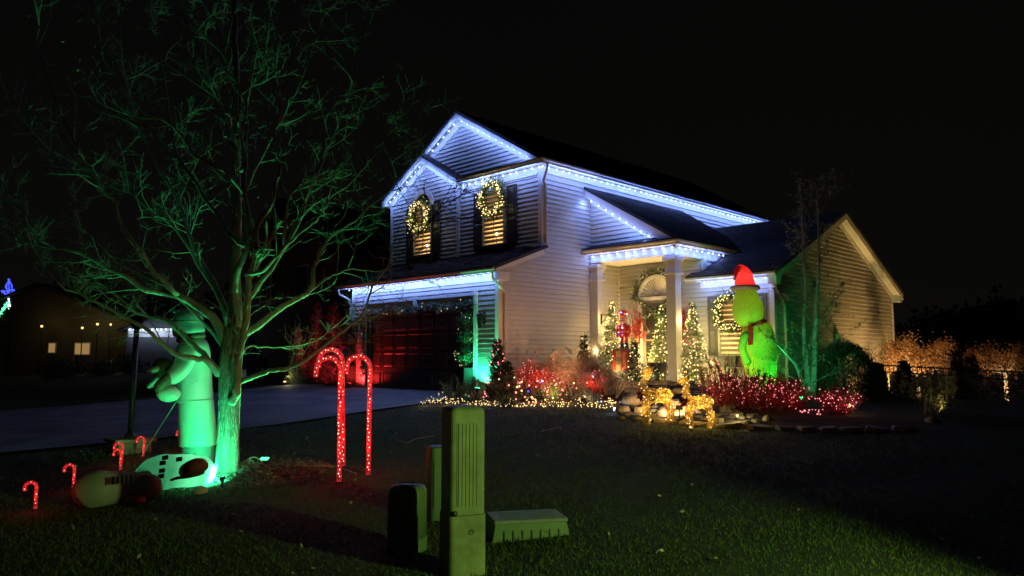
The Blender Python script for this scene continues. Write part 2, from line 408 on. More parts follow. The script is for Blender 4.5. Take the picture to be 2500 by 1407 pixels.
# half gable above porch
rake_board(15.81, 15.85, SY - .03, 5.83, 10.45, 5.83 - (SY - 10.48) * .62, .17, 'rake_frieze')
rake_board(15.62, 15.85, SY - .03, 5.88, 10.15, 5.88 - (SY - 10.18) * .605, .03, 'rake_soffit')
rake_board(15.58, 15.62, SY - .03, 6.03, 9.95, 6.03 - (SY - 9.98) * .595, .22, 'rake_fascia', 'trim')
# garage side rake and returns
rake_board_s(12.62, 12.66, 12.02, 3.585, UX - .1, 4.18, .13, 'rake_fascia'); rake_board_s(12.66, SY, 12.1, 3.5, UX - .1, 4.1, .025, 'rake_soffit')
trim('eave_return', (12.19, 12.64, 3.30), (12.56, SY - .025, 3.50))
# wing gable rakes
for s in (-1, 1):
    x1 = 21.15 + s * 4.4
    rake_board_s(7.96, 8.0, 21.15, 5.46, x1, 5.46 - 4.4 * .46, .16, 'rake_fascia'); rake_board_s(8.0, WY, 21.15, 5.34, 21.15 + s * 4.3, 5.34 - 4.3 * .46, .03, 'rake_soffit')
    rake_board_s(WY - .035, WY, 21.15, 5.31, 21.15 + s * 4.1, 5.31 - 4.1 * .46, .13, 'rake_frieze')
trim('eave_return', (16.78, 7.98, 3.2), (17.04, WY, 3.42)); trim('eave_return', (25.26, 7.98, 3.2), (25.5, WY, 3.42))
# soffits
trim('soffit', (13.56, 12.52, 6.38), (UX, 15.62, 6.40)); trim('soffit', (UX, 12.52, 6.38), (25.8, SY, 6.40)); trim('soffit', (12.06, 12.66, 3.5), (FX, 19.3, 3.52))
trim('soffit', (16.8, 8.0, 3.425), (DX, 10.35, 3.445)); trim('soffit', (15.5, 9.9, 4.215), (15.82, SY - .03, 4.235)); trim('soffit', (15.82, 9.9, 4.215), (18.45, 10.2, 4.235))
# gutters
def gutter(pa, pb, axis):
    (x, y, z), (x2, y2, z2) = pa, pb
    if axis == 1: pr = [(x, y, z - .02), (x - .035, y, z - .06), (x - .055, y, z - .13), (x - .055, y, z - .01 + .02), (x - .115, y, z + .01), (x - .115, y, z - .03), (x - .075, y, z - .12), (x - .0, y, z - .13)]
    # K style section: back, bottom, ogee front
    o = (lambda a, b: (x - a, y, z + b)) if axis == 1 else (lambda a, b: (x, y - a, z + b))
    pr = [o(0, 0), o(0, -.115), o(.07, -.115), o(.085, -.07), (o(.115, -.045)), o(.115, 0), o(.10, 0), o(.095, -.03), o(.01, -.09), o(.01, 0)]
    v = np.array(pb, float) - np.array(pa, float)
    g = part('gutter', MB().prism(pr, v), M['gutter'], house); return g
gutter((13.58, 12.42, 6.46), (13.58, 15.66, 6.46), 1); gutter((13.5, 12.52, 6.455), (25.8, 12.52, 6.455), 0)
gutter((12.08, 12.60, 3.58), (12.08, 19.45, 3.58), 1); gutter((16.82, 7.98, 3.49), (16.82, 10.42, 3.49), 1)
gutter((15.52, 9.77, 4.32), (15.52, SY - .04, 4.32), 1); gutter((15.42, 9.87, 4.315), (18.7, 9.87, 4.315), 0)
# downspouts
def downspout(pts):
    part('downspout', MB().tube(pts, .04, 8, flat=(1, .75)), M['gutter'], house, smooth=False)
downspout([(13.72, 12.46, 6.34), (13.76, 12.5, 6.25), (13.84, 12.7, 5.98), (13.96, 12.74, 5.85), (13.96, 12.74, 4.40), (13.9, 12.7, 4.3), (13.6, 12.86, 4.24)])
downspout([(12.04, 12.7, 3.46), (12.08, 12.72, 3.33), (12.36, 12.73, 3.12), (12.5, 12.74, 3.0), (12.5, 12.74, .62)])
downspout([(12.04, 19.36, 3.46), (12.06, 19.34, 3.33), (12.3, 19.16, 3.17), (12.34, 19.14, 3.0), (12.34, 19.14, .62)])
downspout([(16.8, 8.08, 3.36), (16.85, 8.06, 3.2), (17.35, 8.12, 2.86), (17.5, 8.13, 2.7), (17.5, 8.13, .5)])
part('splash_block', MB().lathe((13.5, 12.95, 4.22), [(.02, 0), (.12, .02), (.14, .05), (.05, .06)], 8), M['gutter'], house)

# roofs
def roof(q, name='roof', tab=(.30, .14), deck=.07):
    """q: eave-left, eave-right, ridge-right, ridge-left (3D); slab with lapped shingle tabs on it"""
    q = [np.array(p, float) for p in q]; n = np.cross(q[1] - q[0], q[3] - q[0]); n /= np.linalg.norm(n)
    if n[2] < 0: n = -n
    s = part(name, MB().prism([p - n * deck for p in q], n * (deck - .004)), M['roofdeck'], house)
    up = (q[3] - q[0]); Ls = np.linalg.norm(up); rows = int(Ls / tab[1]); mb = MB()
    for i in range(rows + 1):
        t0 = i / (rows + 1); t1 = min(1, (i + 1.04) / (rows + 1))
        a0, b0 = lerp(q[0], q[3], t0), lerp(q[1], q[2], t0); a1, b1 = lerp(q[0], q[3], t1), lerp(q[1], q[2], t1)
        w_ = max(.05, np.linalg.norm(b0 - a0)); k = max(1, int(w_ / tab[0])); off = (i % 3) / 3 / k
        for j in range(k + 1):
            u0, u1 = max(0, j / k - off), min(1, (j + 1) / k - off - .012 / w_)
            if u1 - u0 < .003: continue
            h = .014 + random.uniform(0, .007)
            A, B, C_, D_ = lerp(a0, b0, u0) + n * h, lerp(a0, b0, u1) + n * h, lerp(a1, b1, u1) + n * .001, lerp(a1, b1, u0) + n * .001
            mb.add([A, B, C_, D_, lerp(a0, b0, u0), lerp(a0, b0, u1)], [(0, 1, 2, 3), (4, 5, 1, 0), (4, 0, 3), (1, 5, 2)])
    part('shingles', mb, M['shingle'], s, kind='stuff'); return s
roof([(13.62, 12.44, 6.44), (26.1, 12.44, 6.44), (26.1, 16.05, 8.575), (13.74, 16.05, 8.575)])          # main, camera side
roof([(26.1, 19.55, 6.50), (13.74, 19.55, 6.50), (13.74, 16.05, 8.572), (26.1, 16.05, 8.572)], tab=(.6, .3))
roof([(13.64, 15.60, 6.42), (14.06, 15.60, 6.42), (14.06, 17.55, 7.575), (13.62, 17.55, 7.575)]); roof([(14.06, 19.52, 6.41), (13.62, 19.52, 6.41), (13.62, 17.55, 7.572), (14.06, 17.55, 7.572)])
roof([(13.52, 15.66, 6.45), (13.52, 12.44, 6.45), (14.0, 12.9, 6.66), (14.0, 15.66, 6.66)])              # pent strip
roof([(12.02, 19.45, 3.61), (12.02, 12.60, 3.61), (13.88, 12.60, 4.30), (13.88, 19.45, 4.30)])          # garage
roof([(15.46, SY - .02, 4.345), (15.46, 9.83, 4.345), (15.84, 10.05, 4.50), (15.84, SY - .02, 4.50)])    # porch pent
roof([(15.56, 9.81, 4.34), (19.4, 9.81, 4.34), (20.4, SY - .02, 6.10), (15.56, SY - .02, 6.10)])         # porch shed
roof([(19.4, 9.81, 4.345), (22.4, 11.8, 5.3), (22.4, SY - .02, 5.45), (20.4, SY - .02, 6.098)])
roof([(16.74, 10.42, 3.52), (16.74, 7.94, 3.52), (21.15, 7.94, 5.54), (21.15, 10.42, 5.54)])             # wing front slope
roof([(17.3, SY - .02, 3.776), (17.3, 10.42, 3.776), (21.15, 10.42, 5.54), (21.15, SY - .02, 5.54)])
roof([(25.6, 7.94, 3.50), (25.6, SY, 3.50), (21.15, SY, 5.537), (21.15, 7.94, 5.537)], tab=(.6, .3))
part('plumbing_vent', MB().box((13.0, 17.1, 4.0), (13.16, 17.5, 4.08)), M['dark'], house)

# garage door, header, trim
gd = part('garage_door', MB().box((12.50, 13.66, .575), (12.56, 18.3, 2.75)), M['door'], house)
RZ = [.60, 1.12, 1.63, 2.15, 2.68]; CW = 4.64 / 8
for r_ in range(4):
    for c_ in range(8):
        y0, y1, z0, z1 = 13.66 + c_ * CW + .05, 13.66 + (c_ + 1) * CW - .05, RZ[r_] + .05, RZ[r_ + 1] - .05
        mb = MB(); X = 12.5
        ring = lambda d, x: [(x, y0 + d, z0 + d), (x, y1 - d, z0 + d), (x, y1 - d, z1 - d), (x, y0 + d, z1 - d)]
        rs = ring(0, X - .001) + ring(.012, X - .016) + ring(.035, X - .004) + ring(.06, X - .014)
        fs = [(a * 4 + i, a * 4 + (i + 1) % 4, a * 4 + 4 + (i + 1) % 4, a * 4 + 4 + i) for a in range(3) for i in range(4)] + [(12, 13, 14, 15)]
        mb.add(rs, fs); part('door_panel', mb, M['door'], gd)
for r_ in range(1, 4): part('door_seam', MB().box((12.492, 13.67, RZ[r_] - .004), (12.4995, 18.29, RZ[r_] + .004)), M['dark'], gd)
trim('header_panel', (12.40, 13.66, 2.70), (12.46, 18.3, 3.0), 'siding'); trim('header_board', (12.30, 13.52, 2.985), (12.36, 18.44, 3.06)); trim('header_bracket', (12.28, 15.93, 2.72), (12.40, 16.05, 3.08))
trim('door_casing', (12.31, 13.53, .56), (12.45, 13.66, 3.1)); trim('door_casing', (12.31, 18.3, .56), (12.45, 18.43, 3.1))
def text(s, size, loc, rot, mt, parent, name='lettering', ext=.004, align='CENTER', sx=1):
    c = bpy.data.curves.new(name, 'FONT'); c.body = s; c.size = size; c.extrude = ext; c.align_x = align; c.align_y = 'CENTER'; c.space_character = 1.0
    tmp = bpy.data.objects.new('tmp', c); me = bpy.data.meshes.new_from_object(tmp); bpy.data.objects.remove(tmp); me.materials.clear(); me.materials.append(mt)
    o = bpy.data.objects.new(name, me); COL.objects.link(o)
    o.parent = parent; o.location = np.array(loc) - ORG[parent.name]; o.rotation_euler = rot; o.scale = (sx, 1, 1); return o
for i, ch in enumerate('5288'):
    text(ch, .16, (12.39, 14.04 - i * .095, 2.86), (R(90), 0, R(-90)), M['dark'], house, 'house_number', .01)

# windows
def window(ax, c, y0, y1, z0, z1, arch=False, glowz=None, grid=(2, 4), name='window', fm='trim', dark=False, shut=True):
    """front-facing window standing a little proud of the siding"""
    X = c
    fr = MB()
    fr.box((X - .07, y0 - .05, z0 - .05), (X - .0, y1 + .05, z0)); fr.box((X - .068, y0 - .05, z0), (X, y0, z1)); fr.box((X - .068, y1, z0), (X, y1 + .05, z1))
    if not arch: fr.box((X - .07, y0 - .05, z1), (X, y1 + .05, z1 + .05))
    ym = (y0 + y1) / 2; rr = (y1 - y0) / 2
    o = part(name, fr, M[fm], house)
    back = MB(); pts = [(X - .012, y0, z0), (X - .012, y1, z0), (X - .012, y1, z1)]
    if arch: pts += [(X - .012, ym + rr * math.cos(t), z1 + rr * 1.05 * math.sin(t)) for t in np.linspace(0.1, math.pi - .1, 10)]
    pts += [(X - .012, y0, z1)]
    m = M['lit_room']; back.prism(pts, (.004, 0, 0)); part('lit_room', back, m, o)
    zz = z0 + .03; bl = MB()
    while zz < z1:
        bl.add([(X - .036, y0 + .01, zz), (X - .036, y1 - .01, zz), (X - .02, y1 - .01, zz + .011), (X - .02, y0 + .01, zz + .011)], [(0, 1, 2, 3)]); zz += .030
    part('blinds', bl, M['blind'], o)
    mn = MB(); 
    for i in range(1, grid[0] + 1 - 0):
        if i < grid[0]: yy_ = lerp(y0, y1, i / grid[0]); mn.box((X - .052, yy_ - .009, z0), (X - .044, yy_ + .009, z1))
    for i in range(1, grid[1]): z_ = lerp(z0, z1, i / grid[1]); mn.box((X - .0515, y0, z_ - (.02 if i == grid[1] // 2 else .009)), (X - .0445, y1, z_ + (.02 if i == grid[1] // 2 else .009)))
    part('muntin', mn, M[fm], o)
    if arch:
        a = MB()
        for t0, t1 in zip(np.linspace(0, math.pi, 17)[:-1], np.linspace(0, math.pi, 17)[1:]):
            P = lambda r_, t: (X - .085, ym + r_ * math.cos(t), z1 + r_ * 1.05 * math.sin(t))
            a.prism([P(rr, t0), P(rr + .14, t0), P(rr + .14, t1), P(rr, t1)], (.085, 0, 0))
        part('arch_trim', a, M['trim'], o)
        a = MB().prism([(X - .03, ym + rr * math.cos(t), z1 + .02 + rr * 1.05 * math.sin(t)) for t in np.linspace(0, math.pi, 14)], (.01, 0, 0)); part('fan_pane', a, M['glass'], o)
    return o
def lit_mat(name, cy, cz, col, s, fall):
    m = bpy.data.materials.new(name); m.use_nodes = True; n = m.node_tree; b = n.nodes['Principled BSDF']; b.inputs['Base Color'].default_value = (.25, .15, .06, 1)
    g = n.nodes.new('ShaderNodeNewGeometry'); d = n.nodes.new('ShaderNodeVectorMath'); d.operation = 'DISTANCE'; d.inputs[1].default_value = (cy[0], cy[1], cz)
    n.links.new(g.outputs['Position'], d.inputs[0]); r_ = n.nodes.new('ShaderNodeMapRange'); r_.interpolation_type = 'SMOOTHERSTEP'
    r_.inputs[1].default_value = 0; r_.inputs[2].default_value = fall; r_.inputs[3].default_value = s; r_.inputs[4].default_value = s * .13
    n.links.new(d.outputs['Value'], r_.inputs[0]); n.links.new(r_.outputs[0], b.inputs['Emission Strength']); b.inputs['Emission Color'].default_value = (*col, 1)
    m.cycles.emission_sampling = 'NONE'; return m
CANDLE = glow('candle_flame', (1, .75, .35), 14)
M['lit_room'] = lit_mat('lit_room_a', (UX, 14.42), 4.85, (1, .52, .16), 2.6, .75)
w2 = window(0, UX, 14.16, 14.93, 4.5, 5.95)
M['lit_room'] = lit_mat('lit_room_b', (UX, 17.42), 4.85, (1, .52, .16), 2.6, .75)
w1 = window(0, UX, 17.25, 18.03, 4.54, 5.97, arch=True)
M['lit_room'] = lit_mat('lit_room_c', (DX, 9.2), 1.95, (1, .50, .13), 3.4, 1.3)
w3 = window(0, DX, 8.66, 9.62, 1.52, 2.95, grid=(2, 2))
for w_, y_, z_ in ((w2, 14.42, 4.78), (w1, 17.42, 4.78)):
    part('candle', MB().lathe((UX - .055, y_, z_ - .25), [(.012, 0), (.012, .2), (.01, .22)], 8), M['trim'], w_)
    part('candle_flame', MB().ball((UX - .055, y_, z_ + .0), .022, 6, 5, (1, 1, 1.6)), CANDLE, w_)
def shutter(X, y0, y1, z0, z1, mt='shutter', name='shutter'):
    o = part(name, MB().box((X - .05, y0, z0), (X - .024, y1, z1)), M[mt], house)
    zm = lerp(z0, z1, .47)
    for a, b in ((z0 + .06, zm - .03), (zm + .03, z1 - .06)):
        part('shutter_panel', MB().add([(X - .0505, y0 + .05, a), (X - .0505, y1 - .05, a), (X - .0505, y1 - .05, b), (X - .0505, y0 + .05, b),
             (X - .072, y0 + .085, a + .04), (X - .072, y1 - .085, a + .04), (X - .072, y1 - .085, b - .04), (X - .072, y0 + .085, b - .04)],
             [(0, 1, 5, 4), (1, 2, 6, 5), (2, 3, 7, 6), (3, 0, 4, 7), (4, 5, 6, 7)]), M[mt], o)
    fr = MB(); 
    for q in (((y0, z0), (y0 + .035, z1)), ((y1 - .035, z0), (y1, z1)), ((y0 + .035, z0), (y1 - .035, z0 + .035)), ((y0 + .035, z1 - .035), (y1 - .035, z1))):
        fr.box((X - .064, q[0][0], q[0][1]), (X - .0502, q[1][0], q[1][1]))
    part('shutter_frame', fr, M[mt], o)
shutter(UX, 14.97, 15.34, 4.42, 6.02); shutter(UX, 13.66, 14.02, 4.42, 6.04)
shutter(UX, 18.08, 18.43, 4.30, 6.02); shutter(UX, 16.82, 17.2, 4.40, 6.07)
shutter(DX, 9.68, 9.95, 1.50, 3.0, 'gshutter'); shutter(DX, 8.36, 8.62, 1.50, 3.0, 'gshutter')
def window_box(X, y0, y1, z0, z1, d=.22, mt='shutter'):
    mb = MB().prism([(X - .02, y0 + .04, z0), (X - .02, y0, z1), (X - d, y0, z1), (X - d + .05, y0 + .04, z0)], (0, y1 - y0, 0))
    o = part('window_box', mb, M[mt], house, bevel=.01)
    part('box_rim', MB().box((X - d - .02, y0 - .02, z1 + .001), (X - .02, y1 + .06, z1 + .03)), M[mt], o)
    n_ = 2; 
    for i in range(n_):
        a, b = lerp(y0, y1, i / n_) + .05, lerp(y0, y1, (i + 1) / n_) - .02
        part('box_panel', MB().box((X - d - .004, a, z0 + .07), (X - d + .02, b, z1 - .04)), M[mt], o)
window_box(UX, 13.98, 15.02, 4.16, 4.43); window_box(UX, 17.02, 18.0, 4.18, 4.45); window_box(DX, 8.55, 9.85, 1.24, 1.47, .2, 'gshutter')

# porch slab, columns, front door
part('porch_slab', MB().box((15.2, 9.95, .3), (17.05, SY - .03, .82)), M['concrete'], house, bevel=.015)
part('porch_step', MB().box((14.85, 11.2, .3), (15.19, 12.6, .66)), M['concrete'], house, bevel=.015)
for y0, in ((10.10,), (12.52,)):
    c = part('porch_column', MB().box((15.775, y0, .82), (16.04, y0 + .27, 3.98)), M['trim'], house, bevel=.008)
    for a, b, g_ in ((3.86, 3.975, .055), (3.80, 3.857, .02), (3.52, 3.58, .045), (.822, 1.02, .03)):
        part('column_collar', MB().box((15.775 - g_, y0 - g_, a), (16.04 + g_, y0 + .27 + g_, b)), M['trim'], c, bevel=.006)
dr = part('front_door', MB().box((DX - .04, 11.0, .84), (DX, 11.95, 2.92)), M['glass'], house)
part('door_stile', MB().box((DX - .055, 11.0, .84), (DX - .0405, 11.10, 2.92)).box((DX - .055, 11.85, .84), (DX - .0405, 11.95, 2.92)).box((DX - .055, 11.1, 2.8), (DX - .0405, 11.85, 2.92)).box((DX - .055, 11.1, .84), (DX - .0405, 11.85, 1.1)).box((DX - .055, 11.1, 1.9), (DX - .0405, 11.85, 1.96)), M['gshutter'], dr)
cs = MB().box((DX - .09, 10.84, .82), (DX, 11.0, 3.0)).box((DX - .09, 11.95, .82), (DX, 12.11, 3.0)).box((DX - .11, 10.8, 3.0), (DX, 12.15, 3.1))
part('door_casing', cs, M['trim'], house)
part('door_knob', MB().ball((DX - .09, 11.14, 1.75), .035, 8, 6), M['gutter'], dr)
fan = MB()
for i in range(18):
    t0, t1 = math.pi * i / 18, math.pi * (i + 1) / 18; tm = (t0 + t1) / 2
    P = lambda r_, t, d: (DX - d, 11.475 + r_ * math.cos(t), 3.1 + r_ * 1.0 * math.sin(t))
    fan.add([P(.07, t0, .03), P(.52, t0, .03), P(.52, tm, .065), P(.52, t1, .03), P(.07, t1, .03), P(.07, tm, .05)], [(0, 1, 2, 5), (5, 2, 3, 4)])
part('sunburst_fan', fan, M['trim'], house)
a = MB()
for t0, t1 in zip(np.linspace(0, math.pi, 17)[:-1], np.linspace(0, math.pi, 17)[1:]):
    P = lambda r_, t: (DX - .09, 11.475 + r_ * math.cos(t), 3.1 + r_ * math.sin(t)); a.prism([P(.52, t0), P(.60, t0), P(.60, t1), P(.52, t1)], (.09, 0, 0))
part('arch_trim', a, M['trim'], house)
# meter boxes and pipe on the wing gable wall
part('meter_box', MB().box((20.6, WY - .16, 1.0), (20.85, WY - .03, 2.1)), M['gutter'], house, bevel=.01); part('pipe', MB().tube([(20.1, WY - .08, 1.2), (20.1, WY - .08, .1)], .03, 8), M['gutter'], house)
part('gable_vent_lamp', MB().box((19.3, WY - .12, 3.25), (19.45, WY - .03, 3.45)), M['dark'], house, bevel=.01)
# carriage lanterns
for y_, z_ in ((13.28, 2.36), (18.56, 2.36)):
    l = thing('wall_lantern', (12.33, y_, z_), 'black wall lantern on the siding %s of the garage door' % ('right' if y_ < 15 else 'left'), 'lantern', 'wall lanterns beside the garage door')
    part('back_plate', MB().box((12.31, y_ - .05, z_ - .1), (12.335, y_ + .05, z_ + .2)), M['dark'], l, bevel=.004)
    part('arm', MB().tube([(12.31, y_, z_ + .12), (12.24, y_, z_ + .24), (12.18, y_, z_ + .2)], .012), M['dark'], l)
    part('lantern_cap', MB().lathe((12.17, y_, z_ + .1), [(.09, 0), (.085, .03), (.02, .1)], 6), M['dark'], l)
    part('lantern_glass', MB().lathe((12.17, y_, z_ - .16), [(.045, 0), (.075, .25)], 6), M['glass'], l)
    part('lantern_bars', MB().tube([(12.095, y_, z_ + .1), (12.12, y_, z_ - .16)], .006).tube([(12.17, y_ - .075, z_ + .1), (12.17, y_ - .05, z_ - .16)], .006).tube([(12.17, y_ + .075, z_ + .1), (12.17, y_ + .05, z_ - .16)], .006).lathe((12.17, y_, z_ - .18), [(.05, 0), (.05, .02)], 6), M['dark'], l)

# ------------------------------------------------------------------ roofline light strings
LEDC = (.21, .34, 1.0)
def light_string(label, runs, e=.5, gap=.27, group='white roofline light strings', soft=.03, off=.21):
    s = thing('light_string', runs[0][0], label, 'string lights', group); w_ = MB(); n_ = 0
    for a, b in runs:
        out = np.array([0, -off, -.03]) if abs(b[0] - a[0]) > abs(b[1] - a[1]) else np.array([-off, 0, -.03])
        a = np.array(a, float); b = np.array(b, float); L = np.linalg.norm(b - a); k = int(L / gap)
        w_.tube([a, b], .006, 4)
        for i in range(k + 1):
            p = lerp(a, b, (i + .3) / (k + .6)); q = p - np.array([0, 0, .022 + random.uniform(0, .012)]) + (b - a) / L * random.uniform(-.03, .03); inst('bulb', LED, s, q)
            lamp(q + out - np.array([.0, .0, .05]), LEDC, e * random.uniform(.85, 1.15), soft, s); n_ += 1
    part('wire', w_, M['wire'], s); return s
E1 = 4.3
light_string('white lights along the long second storey side eave', [((13.7, 12.70, 6.36), (25.7, 12.70, 6.36))], E1)
light_string('white lights under the second storey front eave, from corner to small gable', [((13.80, 12.72, 6.36), (13.80, 15.6, 6.36))], E1)
light_string('white lights on both slopes of the topmost gable', [((13.87, 16.0, 8.33), (13.87, 13.0, 6.56)), ((13.87, 16.2, 8.30), (13.87, 17.3, 7.65))], E1)
light_string('white lights on both slopes of the small gable over the arched window', [((13.76, 17.5, 7.31), (13.76, 15.95, 6.40)), ((13.76, 17.65, 7.29), (13.76, 19.3, 6.32))], E1)
light_string('white lights up the sloping half gable over the porch', [((15.73, SY - .08, 5.76), (15.73, 10.5, 4.36))], E1)
light_string('white lights on the porch eave, wrapping around its corner', [((15.70, SY - .1, 4.20), (15.70, 10.05, 4.20)), ((15.8, 10.03, 4.20), (18.4, 10.03, 4.20))], 2.0, off=.04)
light_string('white lights above the wreath window, on the low wing eave', [((16.97, 10.1, 3.405), (16.97, 8.28, 3.405))], E1)
light_string('white lights along the garage eave above the garage door', [((12.25, 12.9, 3.48), (12.25, 19.2, 3.48))], 4.0, off=.10)
# ------------------------------------------------------------------ greenery builders
def rv(s=1): return np.array([random.gauss(0, s) for _ in range(3)])
BULB = {k: ball_mesh(.017, 'mini_' + k, G_[k], 5, 4) for k in G_}
def bulbs_mesh(pts, mt, name, parent, r=.015, label=None, kind='stuff'):
    mb = MB()
    for p in pts: mb.ball(p, r * random.uniform(.8, 1.15), 5, 4)
    return part(name, mb, mt, parent, kind=kind, label=label)
def needle_mass(mb, p, d, n, ln, w):
    for _ in range(n): mb.leaf(np.array(p) + rv(ln * .25), np.array(d) + rv(.55), w, ln * random.uniform(.6, 1.2))
def wreath(c, r, label, e=1.2):
    """faces -x"""
    c = np.array(c, float); t = thing('wreath', c, label, 'wreath', 'lit wreaths hung on the windows')
    mb = MB()
    for i in range(2400):
        a = random.uniform(0, 2 * math.pi); rr = r + random.gauss(0, .068); p = c + np.array([random.uniform(-.07, .03), rr * math.cos(a), rr * math.sin(a)])
        s = 1 if random.random() < .6 else -1
        d = np.array([-.5, s * math.cos(a) - .5 * math.sin(a), s * math.sin(a) + .5 * math.cos(a)])
        mb.leaf(p, d + rv(.4), .018, random.uniform(.07, .14))
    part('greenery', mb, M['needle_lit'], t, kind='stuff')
    ring = [c + np.array([0, r * math.cos(a), r * math.sin(a)]) for a in np.linspace(0, 2 * math.pi, 25)]
    part('ring', MB().tube(ring, .05, 6, cap=False), M['wire'], t)
    pts = []
    for i in range(130):
        a = random.uniform(0, 2 * math.pi); rr = r + random.gauss(0, .075); pts.append(c + np.array([-random.uniform(.09, .16), rr * math.cos(a), rr * math.sin(a)]))
    bulbs_mesh(pts, G_['warm'], 'lights', t, .016)
    for k in range(5):
        a = k * 2 * math.pi / 5; lamp(c + np.array([-.18, r * math.cos(a), r * math.sin(a)]), (1, .75, .4), e, .05, t)
    return t
def cone_tree(b, h, r, nb, label, cat='christmas tree', group=None, frost=0, e=2.5, nl=4, name='christmas_tree', needles=2600, colr='warm', taper=1.0, mt='needle', br=.0185, narrow=False):
    b = np.array(b, float); t = thing(name, b, label, cat, group)
    part('trunk', MB().tube([b, b + np.array([0, 0, h * .93])], [.03, .008], 6), M['twig'], t)
    mb = MB(); fr = MB(); br_ = MB()
    for i in range(needles // 10):
        u = random.random() ** 1.5; z = h * (.05 + .95 * u); a = random.uniform(0, 2 * math.pi); rad = r * (1 - u) ** taper * random.uniform(.45, 1.1) + .02
        o = np.array([math.cos(a), math.sin(a), -.25 if not narrow else .9]); tip = b + np.array([rad * math.cos(a), rad * math.sin(a), z])
        q0 = b + np.array([0, 0, z + (rad * .15 if not narrow else -rad)])
        br_.tube([q0, tip], [.006, .003], 3, cap=False)
        tgt = fr if random.random() < frost else mb
        for j in range(10):
            tt = random.uniform(.35, 1.05); tgt.leaf(lerp(q0, tip, tt), o + rv(.6), .019, random.uniform(.05, .11))
    part('branches', br_, M['twig'], t, kind='stuff')
    if mb.f: part('needles', mb, M[mt], t, kind='stuff')
    if fr.f: part('frosted_tips', fr, M['needle_frost'], t, kind='stuff')
    pts = []
    for i in range(nb):
        u = random.random() ** 1.35; a = random.uniform(0, 2 * math.pi); rad = r * (1 - u) ** taper * random.uniform(.8, 1.08) + .03
        pts.append(b + np.array([rad * math.cos(a), rad * math.sin(a), h * (.05 + .95 * u)]))
    if nb: bulbs_mesh(pts, G_[colr], 'lights', t, br)
    LC = {'warm': (1, .66, .24), 'pink': (1, .15, .12), 'cool': (.6, .75, 1)}[colr]
    for k in range(nl):
        u = (k + .5) / nl * .8; a = k * 2.4 + 3.6; rad = r * (1 - u) + .10
        lamp(b + np.array([rad * math.cos(a), rad * math.sin(a), h * u + .1]), LC, e * (1 - .5 * u), .08, t)
    return t
PZ = .82
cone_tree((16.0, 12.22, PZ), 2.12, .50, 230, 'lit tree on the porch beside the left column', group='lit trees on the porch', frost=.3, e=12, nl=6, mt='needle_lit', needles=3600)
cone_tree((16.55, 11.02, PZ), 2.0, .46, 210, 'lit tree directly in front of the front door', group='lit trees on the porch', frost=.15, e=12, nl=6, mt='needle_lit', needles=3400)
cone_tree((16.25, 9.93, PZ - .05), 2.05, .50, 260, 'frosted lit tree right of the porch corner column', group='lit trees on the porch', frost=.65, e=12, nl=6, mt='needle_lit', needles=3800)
cone_tree((15.75, 11.33, PZ), 1.05, .27, 22, 'small dark evergreen with few lights, between nutcracker and door', 'small evergreen', None, e=.6, nl=1, name='evergreen', needles=1800)
# garlands
def garland(pts, r, label, n=60, e=1.5, frost=.5, nb=30, dens=55):
    pts = [np.array(p, float) for p in pts]; t = thing('garland', pts[0], label, 'garland', None); mb = MB(); fr = MB(); B = []
    for a, b in zip(pts[:-1], pts[1:]):
        L = np.linalg.norm(b - a)
        for i in range(int(L * dens)):
            p = lerp(a, b, random.random()) + rv(r * .25); d = (b - a) / L * random.choice((-1, 1)) * .6 + rv(.6)
            for j in range(6): (fr if random.random() < frost else mb).leaf(p, d + rv(.5), .016, random.uniform(.08, .16))
        for i in range(int(L * nb)): B.append(lerp(a, b, random.random()) + rv(r * .5) + np.array([-.06, 0, 0]))
    if mb.f: part('greenery', mb, M['needle'], t, kind='stuff')
    if fr.f: part('frosted_greenery', fr, M['needle_frost'], t, kind='stuff')
    part('stem', MB().tube(pts, .02, 5), M['twig'], t)
    bulbs_mesh(B, G_['warm'], 'lights', t, .0105)
    for p in pts[::max(1, len(pts) // 3)]: lamp(p + np.array([-.12, 0, 0]), (1, .8, .5), e, .06, t)
    return t
garland([(12.28, lerp(18.35, 13.6, i / 8), 2.74 - .05 * math.sin(i * 2.2)) for i in range(9)], .17, 'frosted pine garland across the top of the garage door', e=.25, frost=.3, nb=4, dens=150)
garland([(12.26, 18.36, z) for z in (2.65, 2.1, 1.5, .95)], .09, 'garland hanging down the left side of the garage door', e=.05, frost=.05, nb=5, dens=70)
ga = [(DX - .13, 11.475 + .70 * math.cos(t), 3.1 + .70 * math.sin(t)) for t in np.linspace(0, math.pi, 12)]
garland([(DX - .13, 10.78, 1.2), (DX - .13, 10.78, 2.2)] + ga + [(DX - .13, 12.2, 2.3), (DX - .13, 12.22, 1.3)], .08, 'pine garland arched around the front door', e=.4, frost=.2, nb=6, dens=60)
garland([(15.6, 11.7, .9), (15.5, 11.2, .95), (15.55, 10.9, 1.2), (15.6, 10.6, 1.0)], .22, 'heap of lit garland at the porch edge beneath the banner', e=1.5, frost=.2, nb=45, dens=110)
wreath((13.74, 14.47, 5.74), .42, 'lit wreath on the upper window with a flat top, right of the two', 1.4)
wreath((13.74, 17.60, 5.66), .41, 'lit wreath on the arched upper window, left of the two', 1.4)
wreath((16.94, 9.22, 2.59), .41, 'lit wreath on the ground floor window beside the green inflatable', 1.6)
